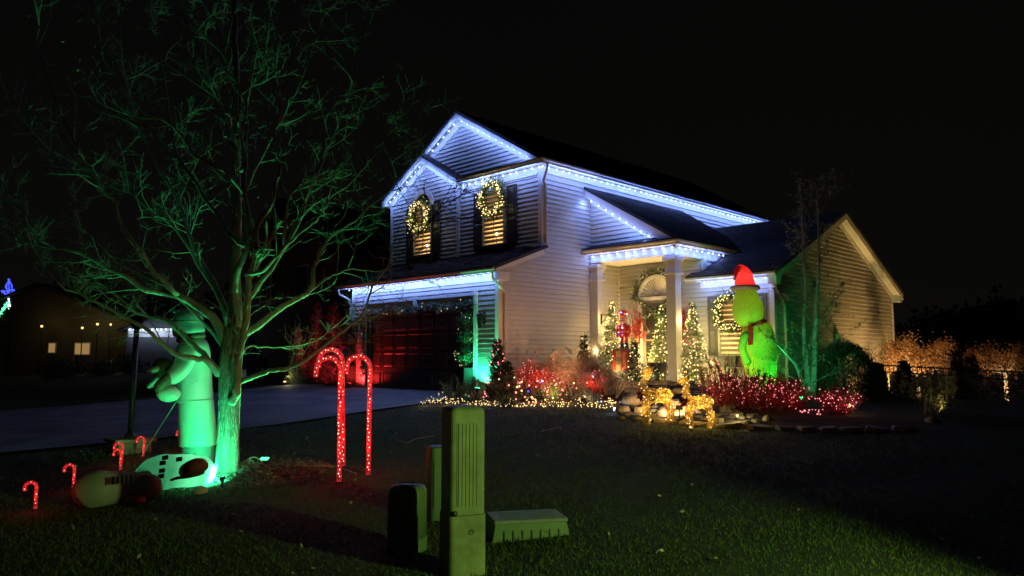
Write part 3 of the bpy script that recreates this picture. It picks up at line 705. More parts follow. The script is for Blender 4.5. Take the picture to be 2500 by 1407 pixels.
# red sprays by the door
for y_, lb in ((12.0, 'left'), (10.6, 'right')):
    mb = MB(); c = np.array([16.9, y_, 1.9 + .0])
    for i in range(260):
        d = np.array([random.gauss(0, .2), random.gauss(0, .45), 1.0 * random.choice((1, 1, -1))]); mb.leaf(c + rv(.09) + np.array([0, 0, random.uniform(0, .7)]), d, .02, random.uniform(.12, .3))
    mb.tube([(16.93, y_, .84), (16.93, y_, 2.2)], .012, 5)
    solo('red_spray', mb, M['red_twig'], (16.93, y_, .82), 'tall red feathery spray standing %s of the front door' % lb, 'decoration', 'red sprays beside the door')

# topiaries with three balls
def topiary(x, y, lights, label):
    z = gz(x, y) + .03; t = thing('topiary', (x, y, z), label, 'topiary', 'three ball topiaries beside the garage door')
    pl = part('planter', MB().prism([(x - .15, y - .15, z), (x + .15, y - .15, z), (x + .15, y + .15, z), (x - .15, y + .15, z)], (0, 0, .64)), M['dark'], t, bevel=.012)
    part('stem', MB().tube([(x, y, z + .6), (x, y, z + 1.95)], .02, 6), M['twig'], t)
    for zz, r in ((.92, .235), (1.38, .225), (1.78, .205)):
        mb = MB(); c = np.array([x, y, z + zz])
        for i in range(620):
            d = rv(); d /= np.linalg.norm(d); mb.leaf(c + d * r * random.uniform(.65, .95), d + rv(.5), .03, random.uniform(.03, .06))
        mb.ball(c, r * .7, 8, 6); o = part('leaf_ball', mb, M['needle'], t)
        if lights:
            B = []
            for i in range(24 if zz < 1 else 5): d = rv(); d /= np.linalg.norm(d); B.append(c + d * (r + .02))
            bulbs_mesh(B, G_['warm'], 'lights', o, .009)
    return t
topiary(12.08, 13.72, True, 'three ball topiary in a tall black planter, right of garage door'); topiary(12.15, 18.92, False, 'dark three ball topiary left of the garage door')

# shrubs: stems + leaves
def shrub(b, r, h, n, mt, label, cat='shrub', group=None, leafsz=.035, twigs=40, name='shrub', bulbs=0, colr='pink', e=0, br=.010, tm='twig', lc=(1, .12, .1), upright=.5):
    b = np.array(b, float); t = thing(name, b, label, cat, group); tw = MB(); mb = MB(); tips = []
    for i in range(twigs):
        a = random.uniform(0, 2 * math.pi); k = random.random() ** .6; q = b + np.array([math.cos(a) * r * k, math.sin(a) * r * k, h * random.uniform(.6, 1.0) * (1 - .35 * k * k)])
        m = lerp(b, q, .5) + np.array([math.cos(a) * r * .1, math.sin(a) * r * .1, -h * .06]) + rv(r * .05)
        tw.tube([b + rv(.03) * [1, 1, 0], m, q], [.007, .005, .0025], 4, cap=False); tips.append((b, m, q))
        for s in range(3):
            p = lerp(m, q, random.random()); tw.tube([p, p + (q - m) * .3 + rv(r * .12)], [.003, .0015], 3, cap=False)
    part('stems', tw, M[tm], t, kind='stuff')
    for i in range(n):
        _, m, q = random.choice(tips); p = lerp(m, q, random.uniform(-.6, 1.05)) + rv(r * .09); mb.leaf(p, rv() + [0, 0, upright], leafsz * .55, leafsz * random.uniform(.6, 1.3))
    if n: part('leaves', mb, M[mt], t, kind='stuff')
    if bulbs:
        B = []
        for i in range(bulbs): _, m, q = random.choice(tips); B.append(lerp(m if random.random() < .5 else b, q, random.uniform(.2, 1)) + rv(.03))
        bulbs_mesh(B, G_[colr], 'lights', t, br)
        for k in range(3):
            if e: a = k * 2.1 + 3.9; lamp(b + np.array([math.cos(a) * r * .45, math.sin(a) * r * .45, h * (.35 + .15 * k)]), lc, e, .06, t)
    return t
def P3(px, D): return on_ground(px, D)
# left bed, in front of the garage corner and side wall
shrub(P3(1110, 17.2), .42, .62, 900, 'shrub', 'low leafy shrub at the driveway end of the bed', leafsz=.04)
shrub(P3(1160, 16.6), .25, .32, 400, 'shrub', 'small low shrub next to the cyan glowing floodlight', leafsz=.04)
cone_tree(P3(1215, 16.8), 1.32, .30, 46, 'dark cone evergreen with red lights at the garage corner', 'evergreen', None, e=.9, nl=2, name='conifer', needles=3600, colr='pink', taper=.7, narrow=True)
cone_tree(P3(1238, 16.2) , .85, .26, 5, 'plain low cone evergreen in front of the red lit one', 'evergreen', None, e=.1, nl=1, name='conifer', needles=2400, colr='warm', taper=.7, narrow=True, mt='shrub')
cone_tree(P3(1426, 17.8), 1.35, .19, 10, 'narrow dark evergreen beside the left porch column', 'evergreen', None, e=.1, nl=1, name='conifer', needles=2200, colr='warm', taper=.6, narrow=True)
for px, D, h in ((1270, 16.2, .42), (1310, 16.0, .40), (1240, 15.3, .3), (1398, 15.2, .42), (1440, 14.6, .34)):
    shrub(P3(px, D), .28, h, 420, 'shrub', {1270: 'round leafy shrub near the side wall, left of its neighbour', 1310: 'round leafy shrub just left of the yellow glow', 1240: 'low leafy shrub over the ground lights below the cone evergreen', 1398: 'leafy shrub right of the yellow glow', 1440: 'low leafy shrub near the glass globe light'}[px], leafsz=.045, group='low shrubs in the front bed')
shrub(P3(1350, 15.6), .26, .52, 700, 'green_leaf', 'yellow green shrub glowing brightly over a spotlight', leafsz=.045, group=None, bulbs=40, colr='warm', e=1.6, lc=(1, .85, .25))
for px, D, h, r, nb, lb in ((1290, 17.0, .95, .50, 62, 'bare shrub with red lights in front of the side wall'), (1345, 17.2, .75, .42, 34, 'second bare red lit shrub, nearer the porch'), (1405, 15.6, .55, .40, 46, 'low bare shrub with red lights by the path edge'), (1455, 15.2, .62, .30, 16, 'sparse red lit twigs beside the white globe light')):
    shrub(P3(px, D), r, h, 60, 'brown_leaf', lb, twigs=70, bulbs=nb, e=.8, tm='red_twig', leafsz=.03, group='bare red lit shrubs in the left bed')
# ornamental grasses
def grass_clump(b, h, r, n, label, plumes=8):
    b = np.array(b, float); t = thing('ornamental_grass', b, label, 'ornamental grass', 'dry ornamental grasses in front of the porch'); mb = MB(); pl = MB()
    for i in range(n):
        a = random.uniform(0, 2 * math.pi); k = random.random(); hh = h * random.uniform(.55, 1.0); o = np.array([math.cos(a), math.sin(a), 0]) * r * k
        p0 = b + rv(.05) * [1, 1, 0]; p1 = p0 + o * .35 + [0, 0, hh * .6]; p2 = p0 + o * .9 + [0, 0, hh * (1 - .25 * k)]
        mb.tube([p0, p1, p2, p2 + o * .3 + rv(.03) + [0, 0, -.03]], [.004, .0035, .0025, .001], 3, cap=False)
    part('blades', mb, M['tan_grass'], t, kind='stuff')
    for i in range(plumes):
        a = random.uniform(0, 2 * math.pi); o = np.array([math.cos(a), math.sin(a), 0]); p = b + o * r * .5 + [0, 0, h * random.uniform(.8, 1.1)]
        pts = [lerp(b, p, .5), p, p + o * .08 + [0, 0, .07], p + o * .17 + [0, 0, .05], p + o * .22 + [0, 0, -.06]]
        pl.tube(pts, [.003, .003, .004, .004, .001], 3, cap=False)
        for j in range(90):
            u = random.uniform(0, 2.999); k = int(u); q = lerp(pts[2 + min(k, 1)], pts[3 + min(k, 1)], u - k if k < 2 else random.random()); pl.leaf(q, o * .5 + rv(.6) + [0, 0, -.3], .004, .05)
    part('plumes', pl, M['tan_grass'], t, kind='stuff'); return t
for px, D, h, r in ((1350, 18.0, 1.0, .45), (1395, 17.0, .9, .5), (1440, 16.2, .95, .5), (1472, 15.6, .55, .38), (1492, 15.0, .42, .3), (1300, 17.9, .9, .4), (1420, 15.4, .6, .45)):
    grass_clump(P3(px, D), h, r, 480, {1350: 'tall dry grass with drooping plumes against the side wall', 1395: 'dry grass tuft below the plumes', 1440: 'dry grass in front of the left porch column', 1472: 'dry grass tuft at the left end of the rock garden', 1492: 'low dry grass leaning over the rocks', 1300: 'dry grass behind the red lit shrub', 1420: 'low front tuft of dry grass in the bed'}[px], 10 if px in (1350, 1395) else 4)
# arching bare stems over the rocks
mb = MB(); b0 = P3(1502, 14.6)
for i in range(11):
    a = at(random.uniform(1515, 1560), random.uniform(940, 990), 14.3 + random.uniform(-.2, .2)); m = at(random.uniform(1505, 1545), random.uniform(925, 945), 14.4); mb.tube([b0, lerp(b0, m, .6) + [0, 0, .08], m, lerp(m, a, .6) + [0, 0, .03], a], [.005, .005, .004, .003, .0015], 4, cap=False)
solo('arching_plant', mb, M['tan_grass'], b0, 'pale bare stems arching over the left side of the rocks', 'plant')
# leaning candy cane stake near the rocks
pts = [at(1480, 955, 14.8), at(1520, 925, 14.6), at(1548, 903, 14.5), at(1556, 898, 14.5), at(1563, 906, 14.5), at(1560, 918, 14.5)]
t = thing('cane_stake', pts[0], 'thin leaning cane stake with striped hook above the rocks', 'garden stake'); part('shaft', MB().tube(pts[:4], .008, 6), M['tan_grass'], t); part('hook', MB().tube(pts[3:], .02, 6), M['stone'], t)

# warm lights scattered along the bed edge
t = thing('ground_lights', P3(1250, 14.6), 'carpet of warm white mini lights along the lawn edge of the bed', 'string lights'); B = []; wr = MB(); prev = None
for i in range(400):
    px = random.uniform(1022, 1505); e0 = np.interp(px, [1020, 1060, 1200, 1400, 1500], [992, 989, 998, 1003, 1004]); py = e0 - abs(random.gauss(0, 1)) * np.interp(px, [1020, 1080, 1200, 1500], [2, 13, 22, 24])
    p = gpx(px, py, .05); B.append(p)
for i in range(46):
    px = 1030 + i * 10; p = gpx(px, float(np.interp(px, [1020, 1060, 1200, 1400, 1500], [992, 989, 996, 1001, 1002])) - random.uniform(0, 14), .06)
    if prev is not None: wr.tube([prev, lerp(prev, p, .5) + rv(.04), p], .004, 4)
    prev = p
bulbs_mesh(B, G_['warm'], 'lights', t, .0115); part('wire', wr, M['wire'], t)
for px in range(1040, 1500, 50): lamp(gpx(px, 992, .14), (1, .74, .32), 1.1, .05, t)
t = thing('multicolour_lights', P3(1400, 15.4), 'larger red, amber and blue bulbs strung among the bed shrubs', 'string lights')
for k, n_, rr in (('red', 34, .02), ('amber', 24, .018), ('blue', 5, .022)):
    bulbs_mesh([at(random.uniform(1230, 1480), random.uniform(925, 985), random.uniform(15.0, 16.2)) for _ in range(n_)], G_[k], k + '_bulbs', t, rr)
for px, D in ((1290, 15.5), (1380, 15.4), (1440, 15)): lamp(P3(px, D) + [0, 0, .3], (1, .12, .06), 2.0, .05, t)

# rock garden: every stone a thing
STG = 'stones of the rock garden'
def stone(p, s, rz_, mt, label, flat=False, group=STG, name='stone'):
    mb = MB(); rnd = random
    if flat:
        n_ = rnd.randint(6, 9); pr = []
        for k in range(n_): a = 2 * math.pi * k / n_ + rnd.uniform(-.2, .2); pr.append((math.cos(a) * s[0] * rnd.uniform(.8, 1.05), math.sin(a) * s[1] * rnd.uniform(.8, 1.05)))
        lo = [(x, y, -s[2]) for x, y in pr]; md = [(x * 1.04, y * 1.04, s[2] * rnd.uniform(-.1, .4)) for x, y in pr]; hi = [(x * .93, y * .93, s[2] * rnd.uniform(.85, 1.1)) for x, y in pr]
        mb.add(lo + md + hi, [tuple(range(n_))[::-1], tuple(range(2 * n_, 3 * n_))] + [(r_ * n_ + i, r_ * n_ + (i + 1) % n_, (r_ + 1) * n_ + (i + 1) % n_, (r_ + 1) * n_ + i) for r_ in (0, 1) for i in range(n_)])
    else: mb.ball((0, 0, 0), 1, 9, 7, s, .13)
    o = bpy.data.objects.new(name, mesh_of(mb, name=name, smooth=not flat)); COL.objects.link(o); o.data.materials.append(M[mt]); o.location = p
    o.rotation_euler = (rnd.uniform(-.12, .12), rnd.uniform(-.12, .12), rz_)
    return setp(o, label, 'stone', group)
ORD = ['first', 'second', 'third', 'fourth', 'fifth', 'sixth', 'seventh', 'eighth', 'ninth', 'tenth', 'eleventh', 'twelfth', 'thirteenth', 'fourteenth', 'fifteenth', 'sixteenth', 'seventeenth', 'eighteenth']
# retaining courses of flat stone along the porch edge (several lifts)
for row, (D, py, th) in enumerate(((15.3, 936, .05), (15.15, 944, .045), (15.0, 951, .045), (14.85, 959, .05), (14.7, 967, .05), (14.5, 976, .05))):
    px = 1505 + row * 4 + random.uniform(0, 12); si = 0
    while px < 1690 - row * 4:
        wpx = random.uniform(34, 78); c = at(px + wpx / 2, py + random.uniform(-1, 1), D + random.uniform(-.08, .08)); L = wpx / 2 * D / CAM_F
        if row > 1 and random.random() < .15: px += wpx; continue
        stone(c, (L * 1.0, .26, th * random.uniform(.7, 1.2)), R(-45) + random.uniform(-.15, .15), 'stone', '%s flagstone from the left in the %s course below the porch edge' % (ORD[si], ('topmost', 'second', 'third', 'fourth', 'fifth', 'lowest')[row]), True); si += 1; px += wpx * 1.02
# loose rocks on the slope
for px, py, D, a, b, c, fl, mt, lb in ((1545, 977, 13.7, .22, .14, .10, 0, 'stone', 'smooth oval boulder left of the lit reindeer'), (1648, 995, 13.3, .115, .10, .13, 1, 'stone', 'upright square block between the two lit reindeer'), (1672, 985, 13.5, .09, .1, .12, 0, 'stone2', 'pale rounded rock right behind the second reindeer'),
        (1672, 1002, 13.0, .13, .11, .12, 1, 'stone', 'blocky rock under the chest of the right reindeer'), (1657, 1021, 12.7, .2, .13, .08, 0, 'stone2', 'long dark rounded rock between the reindeer'), (1683, 1025, 12.5, .13, .12, .09, 0, 'stone2', 'round grey rock at the right reindeer front legs'),
        (1752, 1038, 11.9, .12, .11, .09, 0, 'stone2', 'round boulder at the lawn edge right of the reindeer'), (1795, 1023, 12.1, .18, .10, .045, 1, 'stone', 'brightly lit yellow flat rock, upper of two'), (1800, 1040, 11.7, .20, .13, .06, 1, 'stone', 'brightly lit yellow rock at the lawn edge, lower of two'),
        (1770, 1009, 12.7, .10, .09, .11, 1, 'stone', 'angular block left above the bright yellow rocks'), (1875, 1024, 11.6, .08, .09, .07, 0, 'stone2', 'pale knobby rock under the red lit shrubs'), (1520, 1000, 13.3, .15, .12, .07, 0, 'stone', 'cream rock near the white globe light'), (1562, 1002, 13.2, .12, .09, .06, 1, 'stone', 'small squared rock left of reindeer legs'),
        (1630, 968, 14.2, .16, .12, .07, 0, 'stone2', 'purple grey rounded rock above the left reindeer back'), (1655, 958, 14.5, .13, .1, .09, 0, 'stone', 'leaning oval rock below the porch column'), (1615, 1012, 12.7, .12, .1, .08, 0, 'stone', 'rock behind the left reindeer legs'), (1590, 1018, 12.6, .15, .1, .06, 1, 'stone2', 'flat dark rock at the left reindeer feet')):
    p = at(px, py, D); stone(p, (a, b, c), R(-45) + random.uniform(-.3, .3), mt, lb, bool(fl))
for i in range(60):
    px = random.uniform(1515, 1850); py = float(np.interp(px, [1515, 1700, 1850], [random.uniform(985, 1022), random.uniform(985, 1036), random.uniform(1015, 1044)])); p = gpx(px, py + random.uniform(-6, 6), .02)
    s = random.uniform(.04, .10); stone(p, (s * 1.3, s, s * .7), random.uniform(0, 6), random.choice(('stone', 'stone2')), 'small loose stone scattered on the rock garden slope', random.random() < .4, name='stone')
px = 1530; si = 0
while px < 2230:
    wpx = random.uniform(45, 85); py = np.interp(px, [1500, 1600, 1800, 2000, 2250], [1010, 1033, 1047, 1053, 1052]); p = gpx(px + wpx / 2, py, .02); D = (p[0] + p[1]) / math.sqrt(2)
    stone(p, (wpx / 2 * D / CAM_F, .13, .035), R(-45) + random.uniform(-.15, .15), 'stone' if px < 1850 else 'stone2', '%s flat edging stone from the left where lawn meets bed' % ORD[si], True, 'flat edging stones along the lawn'); px += wpx * 1.04; si += 1

# lit wire reindeer
def deer(b, s, headx, label, bend):
    b = np.array(b, float); u = np.array([1, -1, 0]) / math.sqrt(2); v = np.array([1, 1, 0]) / math.sqrt(2); Z = np.array([0, 0, 1.])
    t = thing('lit_reindeer', b, label, 'reindeer figure', 'lit wire reindeer in front of the rocks')
    q = lambda a, h, w=0: b + s * (u * a + Z * h + v * w)
    Lg = [[(-.19, .44), (-.20, .24), (-.185, .0)], [(.19, .42), (.24, .22), (.215, .0)]]
    tubes = [([q(-.25, .47), q(-.12, .50), q(.05, .50), q(.18, .51), q(.26, .47)], [.075, .125, .115, .13, .07]),
             ([q(-.17, .50), q(-.235, .66), q(-.22 + bend * .3, .82), q(headx + .04, .93)], [.10, .062, .05, .045]),
             ([q(headx + .07, .95), q(headx - .02, .94), q(headx - .13, .885)], [.04, .055, .026])]
    for k, w in enumerate((-.07, .07)):
        for lg in Lg:
            dx = .035 if k else -.02
            tubes.append(([q(lg[0][0] + dx, lg[0][1], w), q(lg[1][0] + dx * 2, lg[1][1], w), q(lg[2][0] + dx * 2, lg[2][1], w)], [.055, .028, .016]))
    names = ['torso', 'neck', 'head', 'leg', 'leg', 'leg', 'leg']
    B = []
    for (P_, r_), nm in zip(tubes, names):
        P_ = [np.array(p) for p in P_]; fuzz = MB(); R_ = [x * s for x in r_]; total = sum(np.linalg.norm(P_[i + 1] - P_[i]) for i in range(len(P_) - 1))
        for k in range(7):
            ln = []
            for i, p in enumerate(P_):
                a = 2 * math.pi * k / 7; ln.append(p + R_[i] * (math.cos(a) * (Z if nm in ('torso', 'head') else u) + math.sin(a) * v))
            fuzz.tube(ln, .0035, 3, cap=False)
        cnt = int(total / s * 1500 * (np.mean(r_) / .06))
        for i in range(cnt):
            x = random.uniform(0, len(P_) - 1.001); k = int(x); p = lerp(P_[k], P_[k + 1], x - k); r0 = lerp(R_[k], R_[k + 1], x - k); d = rv(); d /= np.linalg.norm(d)
            ax_ = P_[k + 1] - P_[k]; ax_ = ax_ / np.linalg.norm(ax_); d = d - ax_ * d.dot(ax_); d /= np.linalg.norm(d) + 1e-6; fuzz.leaf(p + d * r0 * random.uniform(.8, 1.0), rv() + d * .3, .007, .035)
            if i % 44 == 0: B.append(p + d * (r0 + .012))
        part(nm, fuzz, M['gold'], t)
        for i in range(2 if nm != 'torso' else 4): x = random.uniform(0, len(P_) - 1.001); k = int(x); lamp(lerp(P_[k], P_[k + 1], x - k), (1, .68, .14), 1.3 if nm == 'torso' else .55, .04, t)
    bulbs_mesh(B, G_['warm'], 'lights', t, .010)
    for w in (-.06, .06): part('ear', MB().tube([q(headx + .05, .97, w * .5), q(headx + .11, 1.03, w)], [.02 * s, .004], 4), M['gold'], t)
    for w in (-.04, .04):
        an = MB().tube([q(headx + .03, .98, w), q(headx + .05, 1.08, w * 2), q(headx - .0, 1.18, w * 3)], .006, 4).tube([q(headx + .05, 1.07, w * 2), q(headx + .12, 1.13, w * 3)], .005, 4); part('antler', an, M['gold'], t)
    part('tail', MB().tube([q(.26, .50), q(.31, .55)], [.03 * s, .006], 5), M['gold'], t)
    bw = MB()
    for i in range(120): bw.leaf(q(-.27, .52, -.03) + rv(.02), rv() + [0, 0, -.2], .02, .09)
    part('red_bow', bw, M['red_twig'], t); return t
deer(gpx(1603, 1037), .90, -.14, 'lit golden wire reindeer with upright neck, left of the pair', .1)
deer(gpx(1706, 1046), .77, -.26, 'lit golden wire reindeer with arched legs, right of the pair', -.05)
lamp(gpx(1700, 1040) + [-.3, -.3, .12], (1, .7, .25), 2.0, .05, None) if False else None

# nutcracker on the banner box
nb_ = np.array([15.85, 11.72, PZ]); N = thing('nutcracker', nb_ + [0, 0, .87], 'red nutcracker soldier with coloured lights, standing on the banner box', 'nutcracker'); zb = nb_[2] + .87; x, y = nb_[0], nb_[1]
Rm = mat('nutcracker_red', (.55, .03, .03), .4, .2, 6); Sk = mat('nutcracker_skin', (.62, .36, .26), .5, .1); Bk = M['dark']; Wh = mat('nutcracker_white', (.7, .7, .68), .5, .1); Gd = mat('nutcracker_gold', (.6, .38, .1), .35, .1, metal=.6)
for s in (-1, 1):
    part('boot', MB().lathe((x, y + s * .085, zb), [(.085, 0), (.085, .03), (.065, .05), (.06, .16), (.07, .17)], 10), Bk, N); part('leg', MB().lathe((x, y + s * .085, zb + .17), [(.055, 0), (.065, .25)], 10), Rm, N)
    ar = part('arm', MB().tube([(x - .02, y + s * .2, zb + .70), (x - .03, y + s * .235, zb + .52), (x - .07, y + s * .2, zb + .38)], [.055, .048, .04], 8), Rm, N, smooth=True); part('epaulette', MB().lathe((x, y + s * .19, zb + .70), [(.08, 0), (.08, .03), (.02, .05)], 10), Gd, N); part('hand', MB().ball((x - .08, y + s * .195, zb + .35), .035, 8, 6), Sk, ar)
part('coat', MB().lathe((x, y, zb + .36), [(.19, 0), (.16, .12), (.145, .16), (.17, .3), (.16, .38), (.06, .40)], 14), Rm, N); part('belt', MB().lathe((x, y, zb + .50), [(.155, 0), (.155, .04)], 14), Gd, N)
part('head', MB().lathe((x, y, zb + .76), [(.10, 0), (.13, .04), (.13, .2), (.11, .24)], 14), Sk, N, smooth=True)
part('beard', MB().prism([(x - .135, y - .07, zb + .82), (x - .135, y + .07, zb + .82), (x - .135, y + .03, zb + .66), (x - .135, y - .03, zb + .66)], (.02, 0, 0)), Wh, N); part('moustache', MB().box((x - .15, y - .06, zb + .845), (x - .128, y + .06, zb + .865)), Bk, N)
part('nose', MB().ball((x - .14, y, zb + .885), .02, 6, 5), Sk, N)
for s in (-1, 1): part('eye', MB().ball((x - .125, y + s * .045, zb + .925), .017, 6, 5), Bk, N); part('cheek', MB().ball((x - .12, y + s * .07, zb + .87), .02, 6, 5), Rm, N); part('hair', MB().lathe((x + .03, y + s * .10, zb + .74), [(.04, 0), (.055, .1), (.04, .22)], 8), Wh, N)
h_ = part('hat', MB().lathe((x, y, zb + .99), [(.135, 0), (.14, .02), (.155, .19), (.12, .2)], 16), Rm, N); part('hat_band', MB().lathe((x, y, zb + .985), [(.143, 0), (.143, .025)], 16), Gd, h_); part('hat_band', MB().lathe((x, y, zb + 1.165), [(.16, 0), (.16, .02)], 16), Gd, h_)
cr_ = MB()
for k in range(10):
    a = 2 * math.pi * k / 10; cr_.tube([(x + .05 * math.cos(a), y + .05 * math.sin(a), zb + 1.18), (x + .10 * math.cos(a), y + .10 * math.sin(a), zb + 1.28), (x + .03 * math.cos(a), y + .03 * math.sin(a), zb + 1.36)], .009, 4)
part('crown_plume', cr_, Wh, h_)
B1 = [(x - .15 * math.cos(a), y + .165 * math.sin(a), zb + 1.09 + .03 * math.cos(3 * a)) for a in np.linspace(-1.2, 1.2, 7)] + [(x - .19, y + s * .075, zb + z_) for s in (-1, 1) for z_ in (.42, .5, .64, .70)] + [(x - .09, y + s * .09, zb + z_) for s in (-1, 1) for z_ in (.1, .3)]
bulbs_mesh([p for i, p in enumerate(B1) if i % 3 == 0], G_['cool'], 'white_lights', N, .018); bulbs_mesh([p for i, p in enumerate(B1) if i % 3 == 1], G_['red'], 'red_lights', N, .018); bulbs_mesh([p for i, p in enumerate(B1) if i % 3 == 2], G_['blue'], 'blue_lights', N, .018)
lamp((x - .35, y, zb + .9), (1, .35, .25), 1.4, .1, N); lamp((x - .35, y - .1, zb + .4), (1, .3, .25), 1.0, .1, N)
BX = solo('box', MB().box((x - .16, y - .27, PZ), (x + .16, y + .27, PZ + .865)), M['gshutter'], (x, y, PZ), 'grey box on the porch holding up the nutcracker', 'box', bevel=.01)
N.scale = (.84, .84, .84)
bn = thing('banner', (x - .17, y, PZ + .31), 'red and tan striped team banner with vertical lettering, below the nutcracker', 'banner'); zt = PZ + .82; z0 = PZ + .31
bred = mat('banner_red', (.55, .03, .025), .7, .1); btan = mat('banner_tan', (.48, .33, .18), .7, .1); bgr = mat('banner_grey', (.16, .13, .10), .7, .1); bwh = mat('banner_letter', (.8, .62, .42), .7, .05)
X = x - .175
part('red_stripe', MB().box((X, y + .14, z0), (X + .01, y + .25, zt)), bred, bn); part('tan_stripe', MB().box((X, y - .01, z0), (X + .01, y + .1399, zt)), btan, bn); part('red_stripe', MB().box((X, y - .25, z0), (X + .01, y - .0101, zt)), bred, bn)
ym, zm = y + .075, (z0 + zt) / 2; oc = MB()
def octo(ry, rz_): return [(ym + ry * a, zm + rz_ * b) for a, b in ((1, .45), (.5, 1), (-.5, 1), (-1, .45), (-1, -.45), (-.5, -1), (.5, -1), (1, -.45))]
for (A, B_, dd) in ((octo(.105, .09), octo(.078, .063), .003), (octo(.055, .045), octo(.033, .023), .003)):
    for k in range(8):
        k2 = (k + 1) % 8; oc.prism([(X - dd, *A[k]), (X - dd, *A[k2]), (X - dd, *B_[k2]), (X - dd, *B_[k])], (dd - .0005, 0, 0))
part('block_letter_emblem', oc, bgr, bn); part('emblem_bar', MB().box((X - .0045, ym - .14, zm - .021), (X - .0032, ym + .14, zm + .021)), bgr, bn)
text('OHIO STATE', .034, (X - .006, ym, zm), (R(90), 0, R(-90)), btan, bn, ext=.001)
text('BUCKEYES', .125, (X - .004, y - .13, zm), (R(90), R(-90), R(-90)), bwh, bn, ext=.002, sx=.72)
# urn, bracket
ur = thing('urn', (15.9, 10.75, PZ), 'dark wide bowl planter near the porch column', 'planter'); part('bowl', MB().lathe((15.9, 10.75, PZ), [(.12, 0), (.14, .04), (.06, .09), (.06, .2), (.2, .32), (.24, .50), (.26, .52), (.23, .52)], 18), M['dark'], ur, smooth=True)
hb = thing('hook_bracket', (15.9, 12.5, 2.6), 'scrolled black hanging bracket on the left porch column', 'bracket')
part('bracket_plate', MB().box((15.88, 12.49, 2.35), (15.92, 12.515, 2.62)), M['dark'], hb); part('bracket_arm', MB().tube([(15.9, 12.5, 2.6), (15.95, 12.4, 2.6), (16.0, 12.28, 2.61), (16.03, 12.2, 2.56), (16.0, 12.22, 2.53)], .009, 5).tube([(15.9, 12.5, 2.36), (15.95, 12.42, 2.48), (16.0, 12.3, 2.6)], .008, 5), M['dark'], hb)
# ------------------------------------------------------------------ right bed
for px, D, h, r, nb, lb, br_n in ((1765, 13.4, .95, .50, 60, 'bare red lit shrub nearest the right reindeer', 50), (1815, 13.0, .80, .50, 60, 'red lit shrub in front of the green inflatable', 60), (1870, 12.8, .72, .50, 65, 'red lit shrub below the inflatable boots', 70), (1925, 12.6, .62, .42, 80, 'brightest red lit shrub left of the birch', 40), (2040, 11.9, .52, .40, 85, 'red lit shrub standing alone right of the birch', 20)):
    shrub(P3(px, D), r, h, br_n * 6, 'brown_leaf', lb, twigs=95, bulbs=nb, colr='pink', e=.35 if px > 1900 else .14, tm='red_twig', leafsz=.05, group='red lit shrubs in the right bed', br=.009, lc=(1, .05, .08))
B = [gpx(random.uniform(1950, 2010), random.uniform(1008, 1020), .05) for _ in range(16)]; t = thing('light_strand', B[0], 'short strand of red mini lights lying between the two right shrubs', 'string lights'); bulbs_mesh(B, G_['pink'], 'lights', t, .013); part('wire', MB().tube([B[0], B[1], B[2], B[3]], .004, 4), M['wire'], t)
# dried flower spikes
def spike(px0, py0, px1, py1, D, lb):
    a, b = at(px0, py0, D), at(px1, py1, D); mb = MB().tube([a, lerp(a, b, .5) + rv(.01), b], [.006, .005, .003], 4)
    for i in range(160): u = random.uniform(.55, 1.0); mb.leaf(lerp(a, b, u) + rv(.014), rv() + (b - a), .016, .04)
    solo('flower_spike', mb, M['shrub'], a, lb, 'plant', 'dried dark flower spikes in the right bed')
for q in ((1800, 985, 1743, 880, 13.6), (1790, 975, 1760, 920, 13.8), (1760, 950, 1722, 868, 14.3), (1795, 960, 1800, 872, 13.9), (1815, 1000, 1777, 912, 13.4), (1850, 985, 1868, 912, 13.0), (1862, 990, 1880, 930, 13), (1935, 985, 1944, 935, 13.5), (1728, 985, 1711, 905, 14.2), (1835, 985, 1853, 905, 13.2)):
    spike(*q, 'dark dried flower spike, tip %s' % {1743: 'crossing the wall left of the inflatable', 1760: 'beside the leftmost red shrub', 1722: 'tallest against the pale wall', 1800: 'upright beneath the window box', 1777: 'short, over the second red shrub', 1868: 'dark against the green inflatable legs', 1880: 'above the inflatable boots', 1944: 'beside the green lit downspout', 1711: 'thin, near the frosted tree', 1853: 'left edge of the inflatable legs'}[q[2]])
shrub(P3(1908, 13.6), .35, .3, 300, 'green_leaf', 'low greyish green plant left of the birch', leafsz=.05)
# shepherd hook pipe & weeping evergreen
def weeping(b, r, h, n, label):
    b = np.array(b, float); t = thing('weeping_evergreen', b, label, 'evergreen'); mb = MB(); st = MB()
    st.tube([b, b + [0, 0, h * .9]], [.05, .02], 6)
    for i in range(n):
        a = random.uniform(0, 2 * math.pi); u = random.random(); rr = r * math.sqrt(1 - u * u) * random.uniform(.75, 1.05); z = h * (.08 + .92 * u)
        p = b + np.array([rr * math.cos(a), rr * math.sin(a), z])
        q0 = b + np.array([rr * .4 * math.cos(a), rr * .4 * math.sin(a), z + .12])
        if i % 8 == 0: st.tube([q0, lerp(q0, p, .6) + [0, 0, .05], p, p + [0, 0, -.18]], [.006, .005, .004, .002], 3, cap=False)
        for j in range(7): mb.leaf(p + rv(.045), [math.cos(a) * .3, math.sin(a) * .3, -1] + rv(.4), .012, random.uniform(.04, .09))
    part('trunk', st, M['twig'], t, kind='stuff'); part('foliage', mb, M['needle'], t, kind='stuff'); return t
weeping(P3(2058, 15.3), .72, 1.12, 2600, 'large dome shaped weeping evergreen at the black fence end')
def arborvitae(b, h, r, label, mt='needle', n=3600, group=None):
    return cone_tree(b, h, r, 0, label, 'arborvitae', group, e=0, nl=0, name='arborvitae', needles=n, taper=.55, narrow=True, mt=mt)
